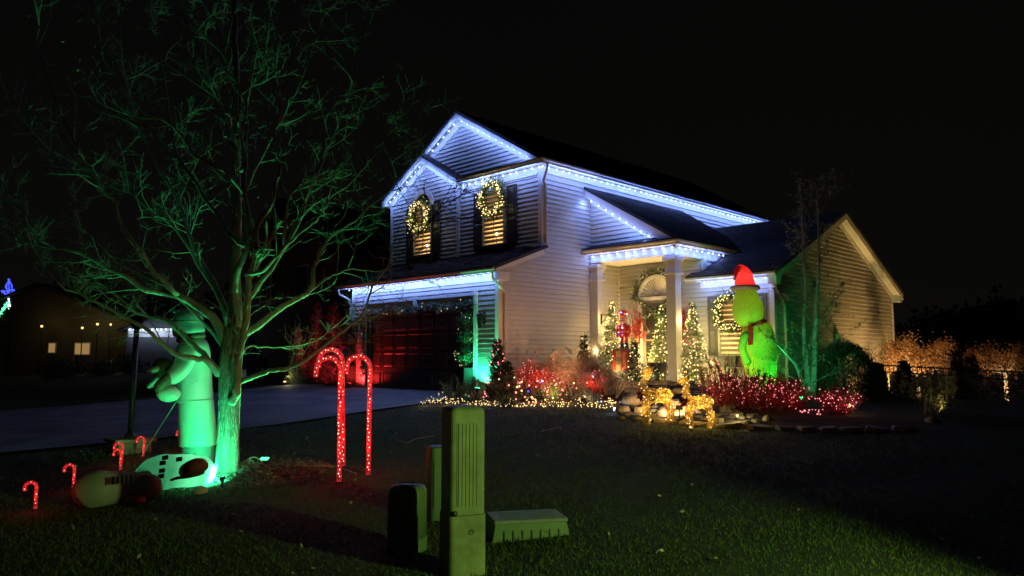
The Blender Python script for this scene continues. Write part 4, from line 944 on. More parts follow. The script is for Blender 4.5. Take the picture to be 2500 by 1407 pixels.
for px, D, top, r, lb in ((2140, 15.5, 890, .26, 'dark narrow evergreen before the black fence, leftmost'), (2205, 16.5, 885, .24, 'dark narrow evergreen before the black fence, second'), (2338, 17.5, 868, .3, 'dark narrow evergreen in the gap between brown leaved trees'), (2370, 17.0, 872, .34, 'dark evergreen left of the far brown leaved tree')):
    b = P3(px, D); arborvitae(b, at(px, top, D)[2] - b[2], r, lb, group='dark narrow evergreens by the black fence')
shrub(P3(2480, 14.5), .9, .9, 1800, 'shrub', 'dark mass of shrub at the right edge of the picture', leafsz=.06, twigs=60)

# birch clump
bb_ = P3(1975, 14.9); bb_[2] -= .05
T = thing('river_birch', bb_, 'slender multi stemmed birch, its base lit bright green', 'birch tree'); tw = MB(); lv = MB()
stems = [[(1968, 975), (1958, 930), (1943, 890), (1915, 860), (1893, 835)], [(1973, 975), (1972, 915), (1965, 860), (1962, 780), (1967, 700), (1962, 620), (1958, 540), (1956, 470)], [(1985, 975), (1988, 900), (1990, 830), (1993, 740), (2000, 650), (1998, 560), (1995, 500), (1994, 455)], [(1978, 975), (1983, 930), (1984, 890)]]
rads = [[.055, .045, .035, .02, .008], [.06, .055, .045, .035, .026, .02, .012, .005], [.06, .055, .05, .036, .026, .018, .011, .004], [.03, .022, .012]]
for S_, r_ in zip(stems, rads):
    off = random.uniform(-.3, .3); P_ = [at(a, b, 14.9 + off * i / len(S_)) for i, (a, b) in enumerate(S_)]; part('stem', MB().tube(P_, r_, 10), M['birch'], T, smooth=True)
    for i in range(30 if len(P_) > 5 else 8):
        x = random.uniform(.8 if len(P_) < 6 else 1.6, len(P_) - 1.05); k = int(x); p = lerp(P_[k], P_[k + 1], x - k); a = random.uniform(0, 2 * math.pi); L = random.uniform(.35, .85) * (1.25 - x / 9)
        d = np.array([math.cos(a), math.sin(a), random.uniform(.3, 1.0)]); m = p + d * L * .5; q = m + (d + [0, 0, .3]) * L * .5 + rv(.04)
        tw.tube([p, m, q], [.008, .005, .002], 4, cap=False)
        for s in range(5):
            c0 = lerp(p, q, random.uniform(.3, 1)); c1 = c0 + d * .15 + rv(.12); tw.tube([c0, c1], [.003, .0015], 3, cap=False)
            for j in range(4): lv.leaf(lerp(c0, c1, random.random()) + rv(.03), rv(), .036, .055)
part('twigs', tw, M['twig'], T, kind='stuff'); part('leaves', lv, M['green_leaf'], T, kind='stuff')
# brown leaved trees behind the fence and the small weeping tree before it
def leafy(px, D, ztop, zbot, r, label, n=5200, group=None):
    b = P3(px, D); t = thing('brown_leaved_tree', b, label, 'tree', group); tw = MB(); lv = MB(); zt, zb_ = at(px, ztop, D)[2], at(px, zbot, D)[2]
    part('trunk', MB().tube([b - [0, 0, .1], [b[0], b[1], lerp(zb_, zt, .3)]], [.06, .04], 8), M['birch'], t)
    C_ = []
    for i in range(34):
        a = random.uniform(0, 2 * math.pi); k = random.random() ** .5; z = lerp(zb_, zt, random.uniform(.12, .95) * (1 - .25 * k * k)); q = np.array([b[0] + r * k * math.cos(a), b[1] + r * k * math.sin(a), z]); C_.append(q)
        tw.tube([[b[0], b[1], zb_], lerp(np.array([b[0], b[1], zb_]), q, .5) + rv(.05), q], [.018, .01, .004], 4, cap=False)
    for i in range(n):
        q = random.choice(C_); lv.leaf(q + rv(r * .12), rv() + [0, 0, -.3], .04, .06)
    part('branches', tw, M['twig'], t, kind='stuff'); part('leaves', lv, M['brown_leaf'], t, kind='stuff')
    for k in range(2):
        fx = thing('uplight', b + np.array([-.35, -.45 + .9 * k, .02]), 'small uplight under the %s, %s one' % (' '.join(label.split(',')[0].split()[:5]), ('near', 'far')[k]), 'spotlight'); part('housing', MB().lathe(ORG[fx.name], [(.03, 0), (.05, .08), (.05, .10)], 8), M['dark'], fx)
        lamp(b + np.array([-.35, -.45 + .9 * k, .16]), (1, .60, .24), 95, .05, fx, 'SPOT', aim=(b[0], b[1], zb_ + .4), cone=95, blend=.6)
    return t
leafy(2238, 21.5, 818, 915, .95, 'wide brown leaved tree behind the fence, next to the house wall')
leafy(2165, 22.6, 815, 900, .75, 'thin bare topped tree against the tan gable wall', n=900)
leafy(2452, 19.5, 835, 912, .86, 'brown leaved tree behind the fence, at the far right', n=6000)
b = P3(2263, 11.5); t = thing('weeping_tree', b, 'small weeping tree with spotlit hanging leaves, before the fence', 'tree'); P_ = [at(2263, 1030, 11.5), at(2262, 980, 11.5), at(2261, 945, 11.5), at(2264, 905, 11.6)]; P_[0][2] = b[2] - .02
part('trunk', MB().tube(P_, [.028, .024, .022, .014], 8), M['birch'], t, smooth=True); tw = MB(); lv = MB()
for (a_, b_, c_) in (((2262, 960), (2240, 930), (2245, 915)), ((2262, 965), (2268, 930), (2277, 895)), ((2261, 945), (2250, 925), (2256, 908)), ((2264, 925), (2290, 905), (2300, 935))):
    tw.tube([at(*a_, 11.5), at(*b_, 11.5), at(*c_, 11.5)], [.012, .008, .004], 5, cap=False)
for i in range(130):
    px = random.gauss(2285, 22) if random.random() < .75 else random.gauss(2235, 14); p0 = at(px, random.uniform(905, 935), 11.5 + random.uniform(-.35, .35)); L = random.uniform(.25, .6) * (1 if px > 2255 else .6); p1 = p0 + rv(.03) + [0, 0, -L]
    tw.tube([p0, lerp(p0, p1, .5) + rv(.01), p1], [.003, .002, .001], 3, cap=False)
    for j in range(22): lv.leaf(lerp(p0, p1, random.random()) + rv(.012), [0, 0, -1] + rv(.5), .02, .04)
part('branches', tw, M['twig'], t, kind='stuff'); part('leaves', lv, M['green_leaf'], t, kind='stuff')
c_ = at(2296, 1012, 11.2); c_[2] = gz(c_[0], c_[1]) + .08; fx = thing('uplight', c_, 'small uplight hidden under the weeping tree leaves', 'spotlight'); part('housing', MB().lathe(c_ - [0, 0, .08], [(.03, 0), (.05, .08), (.05, .1)], 8), M['dark'], fx)
lamp(c_ + [0, 0, .04], (1, .72, .32), 5, .03, fx, 'SPOT', aim=at(2290, 920, 11.5), cone=80)
stone(gpx(2275, 1035, .03), (.14, .10, .07), .3, 'stone', 'brown rock at the foot of the weeping tree', False)
# black rail fence
A = np.array([21.6, 8.0]); Bq = np.array([18.6, 2.6]); L = np.linalg.norm(Bq - A); FT = lambda t: lerp(1.28, 1.12, t)
t = thing('rail_fence', (21.6, 8.0, gz(21.6, 8.0)), 'black metal rail fence running out from the wing gable wall', 'fence')
P2 = lambda u, z: (lerp(A[0], Bq[0], u), lerp(A[1], Bq[1], u), z)
for dz in (.0, -.17, -.85): part('rail', MB().tube([P2(0, FT(0) + dz), P2(1, FT(1) + dz)], .018, 4), M['dark'], t)
nP = int(L / .13)
for i in range(nP + 1):
    u = i / nP; po = i % 14 == 0; x_, y_, _ = P2(u, 0); part('fence_post' if po else 'picket', MB().tube([(x_, y_, gz(x_, y_) - .05 if po else FT(u) - .86), (x_, y_, FT(u) + (.06 if po else .0))], .03 if po else .0085, 4), M['dark'], t)
# far board fence
t = thing('board_fence', (31, 8, 0), 'weathered board fence far behind the brown leaved trees', 'fence'); a, b = at(2290, 905, 27), at(2520, 905, 24)
for i in range(46):
    u = i / 46; p = lerp(a, b, u); q = lerp(a, b, (i + .92) / 46); z1 = at(2290, 868, 27)[2] + random.uniform(-.01, .01); part('board', MB().prism([(p[0], p[1], -.4), (q[0], q[1], -.4), (q[0], q[1], z1), (p[0], p[1], z1)], (.02, .02, 0)), M['tan_grass'], t)

# ------------------------------------------------------------------ inflatables (plain, characterless stand-ins)
def floodlight(p, aim, col, e, label, cone=75, face=4, group=None, rad=.05, bl=.7, sz=1):
    p = np.array(p, float); aim = np.array(aim, float); d = aim - p; d /= np.linalg.norm(d); t = thing('floodlight', p, label, 'floodlight', group)
    g = np.array([p[0], p[1], gz(p[0], p[1])]); part('stake', MB().tube([g - [0, 0, .05], p - d * .03], .012, 5), M['dark'], t)
    s = np.cross(d, [0, 0, 1.]); s /= np.linalg.norm(s); u = np.cross(s, d)
    c = [p + s * a * .055 * sz + u * b * .036 * sz for a, b in ((-1, -1), (1, -1), (1, 1), (-1, 1))]
    part('housing', MB().prism([x - d * .045 * sz for x in c], d * .045 * sz), M['dark'], t)
    gm = glow('flood_lens', col, face); part('lens', MB().prism([p + (x - p) * .88 + d * .001 for x in c], d * .008), gm, t)
    lamp(p + d * .03, col, e, rad, t, 'SPOT', aim=aim, cone=cone, blend=bl); return t
gm_ = mat('green_fleece', (.34, .55, .07), .85, .25, 30, .7, 110, alpha_translucent=.3); rm_ = mat('red_fleece', (.70, .03, .03), .8, .15, 12, .3, 60, alpha_translucent=.5)
wm_ = mat('white_plush', (.70, .70, .62), .8, .15, 12, .5, 60, alpha_translucent=.25)
DI = 16.0
def ipt(px, py): return at(px, py, DI)
gb = on_ground(1862, DI); I = thing('inflatable_figure', gb, 'tall green inflatable snow figure in red hat and scarf beside the wreath window', 'inflatable')
def lofted(path, n=20, fl=(1, .85), mt=None, name='body', pr=None, wob=0):
    P_ = [at(a, b, DD) for a, b, _, DD in path]; R_ = [w * DD / CAM_F for _, _, w, DD in path]
    # smooth resample
    Q, S_ = [], []
    for i in range(len(P_) - 1):
        for k in range(5):
            t_ = k / 5; p0 = P_[max(i - 1, 0)]; p1 = P_[i]; p2 = P_[i + 1]; p3 = P_[min(i + 2, len(P_) - 1)]
            Q.append(.5 * ((2 * p1) + (p2 - p0) * t_ + (2 * p0 - 5 * p1 + 4 * p2 - p3) * t_ ** 2 + (3 * p1 - p0 - 3 * p2 + p3) * t_ ** 3))
            r0, r1, r2, r3 = R_[max(i - 1, 0)], R_[i], R_[i + 1], R_[min(i + 2, len(P_) - 1)]
            S_.append(max(.002, .5 * ((2 * r1) + (r2 - r0) * t_ + (2 * r0 - 5 * r1 + 4 * r2 - r3) * t_ ** 2 + (3 * r1 - r0 - 3 * r2 + r3) * t_ ** 3) * (1 + random.uniform(-wob, wob))))
    Q.append(P_[-1]); S_.append(R_[-1]); return part(name, MB().tube(Q, S_, n), mt, pr, smooth=True)
lofted([(1868, 948, 10, 16), (1866, 943, 28, 16), (1860, 915, 36, 16), (1854, 870, 44, 16), (1850, 830, 43, 16), (1850, 800, 33, 16), (1848, 786, 18, 16), (1848, 782, 4, 16)], mt=gm_, pr=I)
lofted([(1832, 799, 4, 16), (1832, 796, 22, 16), (1828, 772, 36, 16), (1825, 748, 36, 16), (1822, 722, 28, 16), (1820, 706, 20, 16), (1820, 700, 3, 16)], mt=gm_, pr=I, name='head')
lofted([(1870, 812, 4, 15.9), (1876, 818, 9, 15.85), (1884, 845, 9, 15.8), (1882, 870, 8, 15.75), (1879, 884, 10, 15.7), (1878, 892, 3, 15.7)], mt=gm_, pr=I, name='arm', n=12)
lofted([(1826, 812, 4, 15.7), (1818, 822, 9, 15.6), (1812, 850, 9, 15.55), (1820, 874, 8, 15.5), (1826, 886, 9, 15.5), (1828, 892, 2, 15.5)], mt=gm_, pr=I, name='arm', n=12)
lofted([(1819, 703, 26, 16), (1818, 690, 24, 16), (1817, 674, 20, 16), (1814, 662, 14, 16), (1806, 655, 9, 16), (1798, 662, 6, 16), (1796, 674, 4, 16), (1796, 678, 1, 16)], mt=rm_, pr=I, name='hat', n=16)
hb_ = [ipt(1819, 704) + np.array([.255 * math.cos(a), .255 * math.sin(a), .0]) for a in np.linspace(0, 2 * math.pi, 19)]
part('hat_brim', MB().tube(hb_, .055, 8, cap=False), wm_, I, smooth=True); part('pompom', MB().ball(ipt(1796, 681), .05, 8, 6), wm_, I)
sc_ = [ipt(1842, 789) + np.array([.20 * math.cos(a), .20 * math.sin(a), .03 * math.sin(a + 2)]) for a in np.linspace(0, 2 * math.pi, 19)]
s_ = part('scarf', MB().tube(sc_, .062, 8, cap=False), rm_, I, smooth=True)
part('scarf_tail', MB().prism([at(1827, 795, 15.62), at(1840, 795, 15.62), at(1839, 842, 15.53), at(1828, 843, 15.53)], (.04, .04, 0)), rm_, I)
for dx_ in (-24, 24): lofted([(1866 + dx_ + 6, 942, 12, 16), (1866 + dx_, 955, 18, 16), (1862 + dx_, 966, 20, 15.9), (1860 + dx_, 974, 12, 15.9)], mt=rm_, pr=I, name='boot', n=12)
lamp(gb + np.array([.1, 0, 1.2]), (1, .9, .2), 10, .25, I); lamp(at(1828, 745, 16), (1, .9, .2), 5, .15, I); lamp(at(1816, 684, 16), (1, .8, .6), 7, .08, I)  # the lamp in the hat is added so its red fleece glows
floodlight(P3(1838, 13.9) + [0, 0, .45], at(1855, 860, 16), (.03, 1, .16), 240, 'green floodlight in the shrubs aimed at the green inflatable', cone=62)

# robed inflatable by the maple tree, seen from behind
DI = 9.55; wm2 = M['cloth']
gb = gpx(488, 1146); F_ = thing('inflatable_figure', gb, 'white robed inflatable figure hugging a bundle, standing left of the maple trunk', 'inflatable')
tx = mat('brown_nylon', (.16, .10, .06), .6, .2, 5, .3, 9, alpha_translucent=.15); gy = mat('grey_nylon', (.30, .31, .33), .55, .15, 4, .3, 8, alpha_translucent=.2)
lofted([(484, 1146, 34, 9.55), (484, 1142, 36, 9.55), (484, 1110, 37, 9.55), (482, 1080, 38, 9.55)], mt=gy, pr=F_, name='leg_section', n=20)
lofted([(484, 1086, 40, 9.55), (484, 1082, 43, 9.55), (481, 1030, 42, 9.55), (478, 985, 41, 9.55), (476, 975, 38, 9.55)], mt=wm2, pr=F_, name='robe_skirt', n=26, wob=.012)
lofted([(476, 985, 38, 9.55), (476, 975, 41, 9.55), (474, 930, 41, 9.55), (471, 885, 41, 9.55), (470, 850, 38, 9.55), (468, 832, 28, 9.55), (466, 826, 10, 9.55)], mt=wm2, pr=F_, name='robe_top', n=26, wob=.012)
lofted([(467, 836, 26, 9.55), (466, 828, 34, 9.55), (464, 818, 30, 9.55), (463, 812, 18, 9.55)], mt=tx, pr=F_, name='scarf', n=18)
lofted([(463, 822, 20, 9.55), (462, 815, 36, 9.55), (459, 795, 36, 9.55), (458, 775, 34, 9.55), (457, 762, 25, 9.55), (457, 756, 12, 9.55), (457, 754, 2, 9.55)], mt=gy, pr=F_, name='hood', n=24)
hp = at(458, 785, 9.55); part('hood_seam', MB().tube([hp + .36 * 0 + np.array([.188 * math.cos(a), .188 * math.sin(a), 0]) for a in np.linspace(0, 2 * math.pi, 24)], .006, 4, cap=False), tx, F_)
lofted([(468, 858, 10, 9.4), (460, 862, 22, 9.3), (445, 895, 22, 9.15), (425, 918, 20, 9.0), (418, 924, 16, 9.0)], mt=wm2, pr=F_, name='sleeve', n=14)
lofted([(428, 915, 12, 9.0), (410, 925, 15, 8.95), (392, 940, 13, 8.9), (384, 950, 9, 8.9), (380, 956, 3, 8.9)], mt=tx, pr=F_, name='forearm', n=12)
bu = thing('bundle', at(400, 940, 9.15), 'rounded cloth bundle cradled in the arms of the robed figure', 'bundle')
lofted([(436, 958, 6, 9.2), (430, 960, 16, 9.2), (410, 962, 20, 9.15), (394, 958, 15, 9.1), (386, 950, 5, 9.1)], mt=wm2, pr=bu, name='wrap', n=14)
lofted([(420, 945, 8, 9.2), (410, 925, 26, 9.2), (400, 898, 26, 9.2), (396, 880, 16, 9.2), (395, 873, 4, 9.2)], mt=tx, pr=bu, name='cover', n=14)
lofted([(392, 900, 8, 9.1), (378, 904, 9, 9.1), (362, 906, 4, 9.1), (357, 906, 1, 9.1)], mt=wm2, pr=bu, name='fold', n=8); lofted([(390, 925, 12, 9.1), (375, 935, 11, 9.1), (362, 944, 6, 9.1), (358, 946, 1, 9.1)], mt=wm2, pr=bu, name='fold', n=8)
for a_, b_ in (((457, 940), (343, 1118)), ((470, 936), (500, 916))):
    solo('guy_rope', MB().tube([at(*a_, 9.2), at(*b_, 9.6 if b_[0] > 400 else 10.3)], .004, 4), M['white_wire'], at(*a_, 9.2), 'thin guy rope of the robed figure, %s' % ('pegged to the lawn' if b_[1] > 1000 else 'short tie at its waist'), 'rope')
lamp(at(500, 958, 9.2), (.8, .9, 1), .5, .02, F_)
for z_ in (975,): c_ = at(478, z_, 9.55); part('seam', MB().tube([c_ + np.array([.2185 * math.cos(a), .2185 * math.sin(a), 0]) for a in np.linspace(0, 2 * math.pi, 30)], .003, 4, cap=False), gy, F_)

# slumped inflatable lying on the lawn
gb = gpx(360, 1225); L_ = thing('collapsed_inflatable', gb, 'half deflated white inflatable lying on the grass with dark patches and brown hat', 'inflatable')
lofted([(203, 1232, 16, 7.5), (215, 1210, 42, 7.5), (240, 1197, 46, 7.5), (290, 1192, 38, 7.6), (335, 1190, 36, 7.7), (365, 1185, 36, 7.8), (372, 1180, 14, 7.8)], mt=wm2, pr=L_, name='lower_tube', n=20, wob=.02)
lofted([(350, 1192, 12, 7.8), (360, 1170, 34, 7.85), (390, 1155, 42, 7.95), (430, 1150, 40, 8.05), (470, 1150, 38, 8.15), (505, 1150, 32, 8.2), (522, 1148, 12, 8.25)], mt=wm2, pr=L_, name='upper_tube', n=22, wob=.03)
lofted([(345, 1215, 10, 7.6), (355, 1195, 30, 7.65), (368, 1180, 30, 7.7), (374, 1172, 10, 7.75)], mt=wm2, pr=L_, name='fold', n=14, wob=.05)
lofted([(442, 1160, 6, 7.85), (452, 1150, 16, 7.85), (480, 1141, 22, 7.85), (498, 1140, 16, 7.9), (506, 1142, 4, 7.9)], mt=mat('rust_nylon', (.30, .07, .03), .6, .3, 5, .3, 12, alpha_translucent=.25), pr=L_, name='brown_hat', n=14)
lofted([(418, 1172, 3, 7.8), (440, 1166, 4, 7.75), (470, 1163, 3, 7.75), (500, 1155, 2, 7.8)], mt=tx, pr=L_, name='hat_brim', n=8)
for px, py, r_ in ((330, 1225, 22), (488, 1200, 18)):
    p = at(px, py, 7.55 if px < 400 else 7.9); part('foot', MB().ball(p, r_ * 7.6 / CAM_F, 14, 9, (1.1, 1.1, .75), .02), mat('tan_nylon', (.42, .24, .10), .6, .2, 4, alpha_translucent=.2) if px < 400 else wm2, L_, smooth=True)
def patch(c, w_, h_, D, ang, parent, name='dark_patch'):
    p = at(c[0], c[1], D); n_ = -_f + np.array([0, 0, .55]); n_ /= np.linalg.norm(n_); a = _r * math.cos(ang) + np.cross(n_, _r) * math.sin(ang); b = np.cross(n_, a); s = D / CAM_F
    part(name, MB().prism([p + a * x * w_ * s + b * y * h_ * s for x, y in ((-1, -1), (1, -1), (1, 1), (-1, 1))], n_ * .012), M['dark'], parent)
lamp(at(465, 1150, 8.13), (.12, 1, .42), 8, .12, L_)  # added lamp inside the upper tube, makes the cloth glow green
for i in range(5): patch((277 + i * 11, 1174 - i * 1.2), 2.6, 9, 7.33, R(12), L_)
for c in ((398, 1131), (404, 1118), (438, 1122), (396, 1150), (394, 1163)): patch(c, 7, 5, 7.72, R(10), L_)

# ------------------------------------------------------------------ candy canes
cane_m = bpy.data.materials.new('lit_red_tube'); cane_m.use_nodes = True; n_ = cane_m.node_tree; b_ = n_.nodes['Principled BSDF']; b_.inputs['Base Color'].default_value = (.6, .02, .02, 1); b_.inputs['Roughness'].default_value = .25
tc_ = n_.nodes.new('ShaderNodeTexCoord'); z_ = n_.nodes.new('ShaderNodeTexNoise'); z_.inputs['Scale'].default_value = 26; mr = n_.nodes.new('ShaderNodeMapRange'); mr.inputs[1].default_value = .35; mr.inputs[2].default_value = .7; mr.inputs[3].default_value = .12; mr.inputs[4].default_value = .8
n_.links.new(tc_.outputs['Object'], z_.inputs['Vector']); n_.links.new(z_.outputs['Fac'], mr.inputs[0]); n_.links.new(mr.outputs[0], b_.inputs['Emission Strength']); b_.inputs['Emission Color'].default_value = (1, .035, .04, 1); cane_m.cycles.emission_sampling = 'NONE'
cane_hot = glow('cane_bulb', (1, .38, .30), 3.2); cane_w = glow('cane_band', (1, .35, .30), 1.6)
def cane_mesh(h, r, w, spacing):
    """local: base at 0, hook toward +x"""
    pts = [(0, 0, .02), (0, 0, h - r)] + [(r - r * math.cos(a), 0, h - r + r * math.sin(a)) for a in np.linspace(0.2, math.pi, 12)] + [(2 * r, 0, h - r - r * .55)]
    tb = MB().tube(pts, w, 8); me = mesh_of(tb, name='tube', smooth=True); me.materials.append(cane_m)
    P_ = [np.array(p) for p in pts]; seg = [np.linalg.norm(P_[i + 1] - P_[i]) for i in range(len(P_) - 1)]; T_ = sum(seg); hb = MB(); s = .05
    while s < T_:
        u = s; k = 0
        while k < len(seg) - 1 and u > seg[k]: u -= seg[k]; k += 1
        p = lerp(P_[k], P_[k + 1], u / seg[k]); j = random.uniform(-.25, .25) * w
        hb.ball(p + np.array([j * 1.6, 0, random.uniform(-.008, .008)]) + (np.array([0, .78, 0]) * w), w * random.uniform(.22, .36), 6, 4); s += spacing
    me2 = mesh_of(hb, name='bulbs'); me2.materials.append(cane_hot)
    ms = mesh_of(MB().tube([(0, 0, -.12), (0, 0, .03)], w * .35, 5).box((-w * 1.8, -w * .5, .0), (w * 1.8, w * .5, .012)), name='stake'); ms.materials.append(M['dark']); return me, me2, ms
def cane(meshes, p, rz_, tilt, label, group, e, h, s=1):
    t = thing('candy_cane', p, label, 'candy cane', group)
    for nm, me in zip(('tube', 'bulbs', 'stake'), meshes):
        o = bpy.data.objects.new(nm, me); COL.objects.link(o); o.parent = t
        if nm == 'bulbs': o['kind'] = 'stuff'
    t.rotation_euler = (tilt[0], tilt[1], rz_); t.scale = (s, s, s)
    for z in ((.25, .55, .85) if h > 1 else (.5,)): 
        l = bpy.data.lights.new('cane_light', 'POINT'); l.color = (1, .03, .03); l.energy = e; l.shadow_soft_size = .05; o = bpy.data.objects.new('cane_light', l); COL.objects.link(o); o.parent = t; o.location = (0, .1, h * z)
    return t
big = cane_mesh(1.36, .135, .027, .042); LFT = R(135)
cane(big, gpx(828, 1180), LFT, (0, R(.5), 0), 'tall lit candy cane, nearest of the three, its hook leftmost', 'tall lit candy canes on the lawn', 1.2, 1.3)
cane(big, gpx(838, 1142), LFT, (R(-1), R(1.5), 0), 'tall lit candy cane in the middle, behind the other two', 'tall lit candy canes on the lawn', 1.0, 1.3, 1.06)
cane(big, gpx(899, 1163), LFT, (0, 0, 0), 'tall lit candy cane, the rightmost of the three', 'tall lit candy canes on the lawn', 1.2, 1.3)
sml = cane_mesh(.27, .05, .016, .045)
for (px, py, s, lb) in ((86, 1248, 1.0, 'small lit candy cane stake, leftmost and nearest in the row'), (179, 1196, 1.0, 'small lit candy cane stake, second from the left'), (294, 1152, 1.0, 'small lit candy cane stake, front one of a close pair'), (296, 1136, 1.05, 'small lit candy cane stake, rear of the close pair'), (349, 1118, 1.05, 'small lit candy cane stake right of the stone lamp base'), (449, 1100, 1.1, 'small lit candy cane stake half hidden behind the robed figure')):
    cane(sml, gpx(px, py), LFT + random.uniform(-.25, .25), (random.uniform(-.05, .05), random.uniform(-.05, .05)), lb, 'small candy cane stakes along the driveway', .45, .3, s)

# ------------------------------------------------------------------ lamp post on a stone base
b = gpx(316, 1106); t = thing('lamp_post', b, 'unlit metal lamp post leaning a little, on a square stone base', 'lamp post'); x, y, z = b
base = part('stone_base', MB().box((x - .22, y - .22, z - .05), (x + .22, y + .22, z + .16)), M['stone2'], t)
for k in range(2):
    for s in range(4):
        for j in range(3):
            a = -.225 + j * .152 + (.05 if k else 0); L1 = min(.15, .225 - a); q = [(a, -.236), (a, .226), (-.236, a), (.226, a)][s]; wq = (L1 - .008, .012) if s < 2 else (.012, L1 - .008)
            part('stone_block', MB().box((x + q[0], y + q[1], z + k * .083), (x + q[0] + wq[0], y + q[1] + wq[1], z + k * .083 + .076)), M['stone2'], base, bevel=.004)
part('cap_slab', MB().box((x - .28, y - .28, z + .165), (x + .0, y + .28, z + .22)).box((x + .006, y - .28, z + .165), (x + .28, y + .28, z + .22)), M['stone'], t, bevel=.01)
tp = at(334, 800, 11.35); part('post', MB().tube([(x, y, z + .22), tp], .04, 10), M['shutter'], t, smooth=True); part('post_collar', MB().lathe((x, y, z + .22), [(.08, 0), (.07, .05), (.045, .08)], 10), M['shutter'], t)
part('lantern_seat', MB().lathe(tp, [(.04, -.03), (.09, .0), (.07, .03)], 8), M['dark'], t); part('lantern_glass', MB().lathe(tp, [(.075, .03), (.115, .28)], 6), M['glass'], t); part('lantern_cap', MB().lathe(tp, [(.135, .28), (.12, .31), (.03, .40), (.01, .44)], 6), M['dark'], t)
for k in range(6): a = k * math.pi / 3; part('lantern_bar', MB().tube([tp + np.array([.078 * math.cos(a), .078 * math.sin(a), .03]), tp + np.array([.12 * math.cos(a), .12 * math.sin(a), .285])], .007, 4), M['dark'], t)

# ------------------------------------------------------------------ utility boxes
pl = mat('utility_green', (.32, .36, .20), .6, .35, 4, .25, 18); pl2 = mat('utility_dark_green', (.16, .24, .13), .5, .15, 5, .1, 30)
gp = gpx(1128, 1398); u = np.array([.92, -.392, 0]); v = np.array([.392, .92, 0]); Z = np.array([0, 0, 1.])
t = thing('utility_pedestal', gp, 'tall ribbed pale green utility pedestal in the foreground', 'utility pedestal')
hw, hd = .12, .12; zt = at(1135, 993, 5.1)[2] - gp[2]; q = lambda a, b, z: gp + u * a + v * b + Z * z
def rbox(w, d, z0, z1, r=.03, dome=0, name='body', m=pl):
    out = []
    for cx, cy, a0 in ((w - r, d - r, 0), (-w + r, d - r, 90), (-w + r, -d + r, 180), (w - r, -d + r, 270)):
        for k in range(4): a = R(a0 + k * 30); out.append((cx + r * math.cos(a), cy + r * math.sin(a)))
    rings = [(1, z0), (1, z1)] + ([(.985, z1 + dome * .25), (.93, z1 + dome * .55), (.8, z1 + dome * .8), (.5, z1 + dome * .96)] if dome else [])
    n = len(out); mb = MB(); vs = [q(a * s, b * s, z) for s, z in rings for a, b in out]
    mb.add(vs, [(i * n + k, i * n + (k + 1) % n, (i + 1) * n + (k + 1) % n, (i + 1) * n + k) for i in range(len(rings) - 1) for k in range(n)] + [tuple(range(n))[::-1], tuple((len(rings) - 1) * n + k for k in range(n))]); return part(name, mb, m, t, bevel=0)
zs = .36 * zt
rbox(hw + .006, hd + .006, -.05, zs, name='lower_body'); up_ = rbox(hw, hd, zs + .004, zt - .035, dome=.045, name='upper_cover')
for i in range(7):
    a = -hw + .045 + i * (2 * hw - .09) / 6; part('groove', MB().prism([q(a - .006, -hd - .003, zs + .06), q(a + .006, -hd - .003, zs + .06), q(a + .005, -hd - .003, zt - .1), q(a - .005, -hd - .003, zt - .1)], v * .004), pl2, up_)
    part('rib', MB().prism([q(a + .007, -hd - .0075, zs + .06), q(a + .0275, -hd - .0075, zs + .06), q(a + .0275, -hd - .0075, zt - .1), q(a + .007, -hd - .0075, zt - .1)], v * .008), pl, up_) if i < 6 else None
part('lock', MB().ball(q(-hw + .03, -hd - .01, zs + .02), .018, 8, 6, (1, .6, 1)), M['dark'], t)
rg = [q(.02 + .016 * math.cos(a), -hd - .008, zs * .73 + .016 * math.sin(a)) for a in np.linspace(0, 2 * math.pi, 15)]; part('stamped_ring', MB().tube(rg, .0025, 4, cap=False), M['dark'], t); part('stamped_mark', MB().tube([q(.015, -hd - .008, zs * .73), q(.025, -hd - .008, zs * .73 + .008)], .0025, 4), M['dark'], t)
g2 = gpx(993, 1338); t = thing('utility_bollard', g2, 'short round topped green utility cylinder left of the tall pedestal', 'utility cover'); r_ = .145; h_ = at(993, 1180, 5.75)[2] - g2[2]
part('base_ring', MB().lathe(g2 - [0, 0, .04], [(r_ + .006, 0), (r_ + .006, .12), (r_, .125)], 32), pl2, t, smooth=False); cv = part('cover', MB().lathe(g2, [(r_, .08), (r_, h_ - .07), (r_ * .97, h_ - .035), (r_ * .85, h_ - .01), (r_ * .6, h_), (.002, h_ + .004)], 36), pl2, t, smooth=True)
for k in range(3): part('top_ring', MB().tube([g2 + np.array([(.05 + .025 * k) * math.cos(a), (.05 + .025 * k) * math.sin(a), h_ + .003 - k * .0015]) for a in np.linspace(0, 2 * math.pi, 24)], .003, 4, cap=False), M['dark'], cv)
g3 = gpx(1085, 1262); t = thing('utility_cabinet', g3, 'dark green utility post mostly hidden behind the tall pedestal', 'utility pedestal'); gp = g3; zt3 = at(1060, 1078, 6.9)[2] - g3[2]; hw_ = .10
rbox(.15, .10, -.05, zt3 - .03, r=.035, dome=.03, m=pl2, name='body'); part('door_seam', MB().prism([q(-.13, -.103, .1), (q(-.125, -.103, .1)), q(-.125, -.103, zt3 - .12), q(-.13, -.103, zt3 - .12)], v * .002), M['dark'], t)
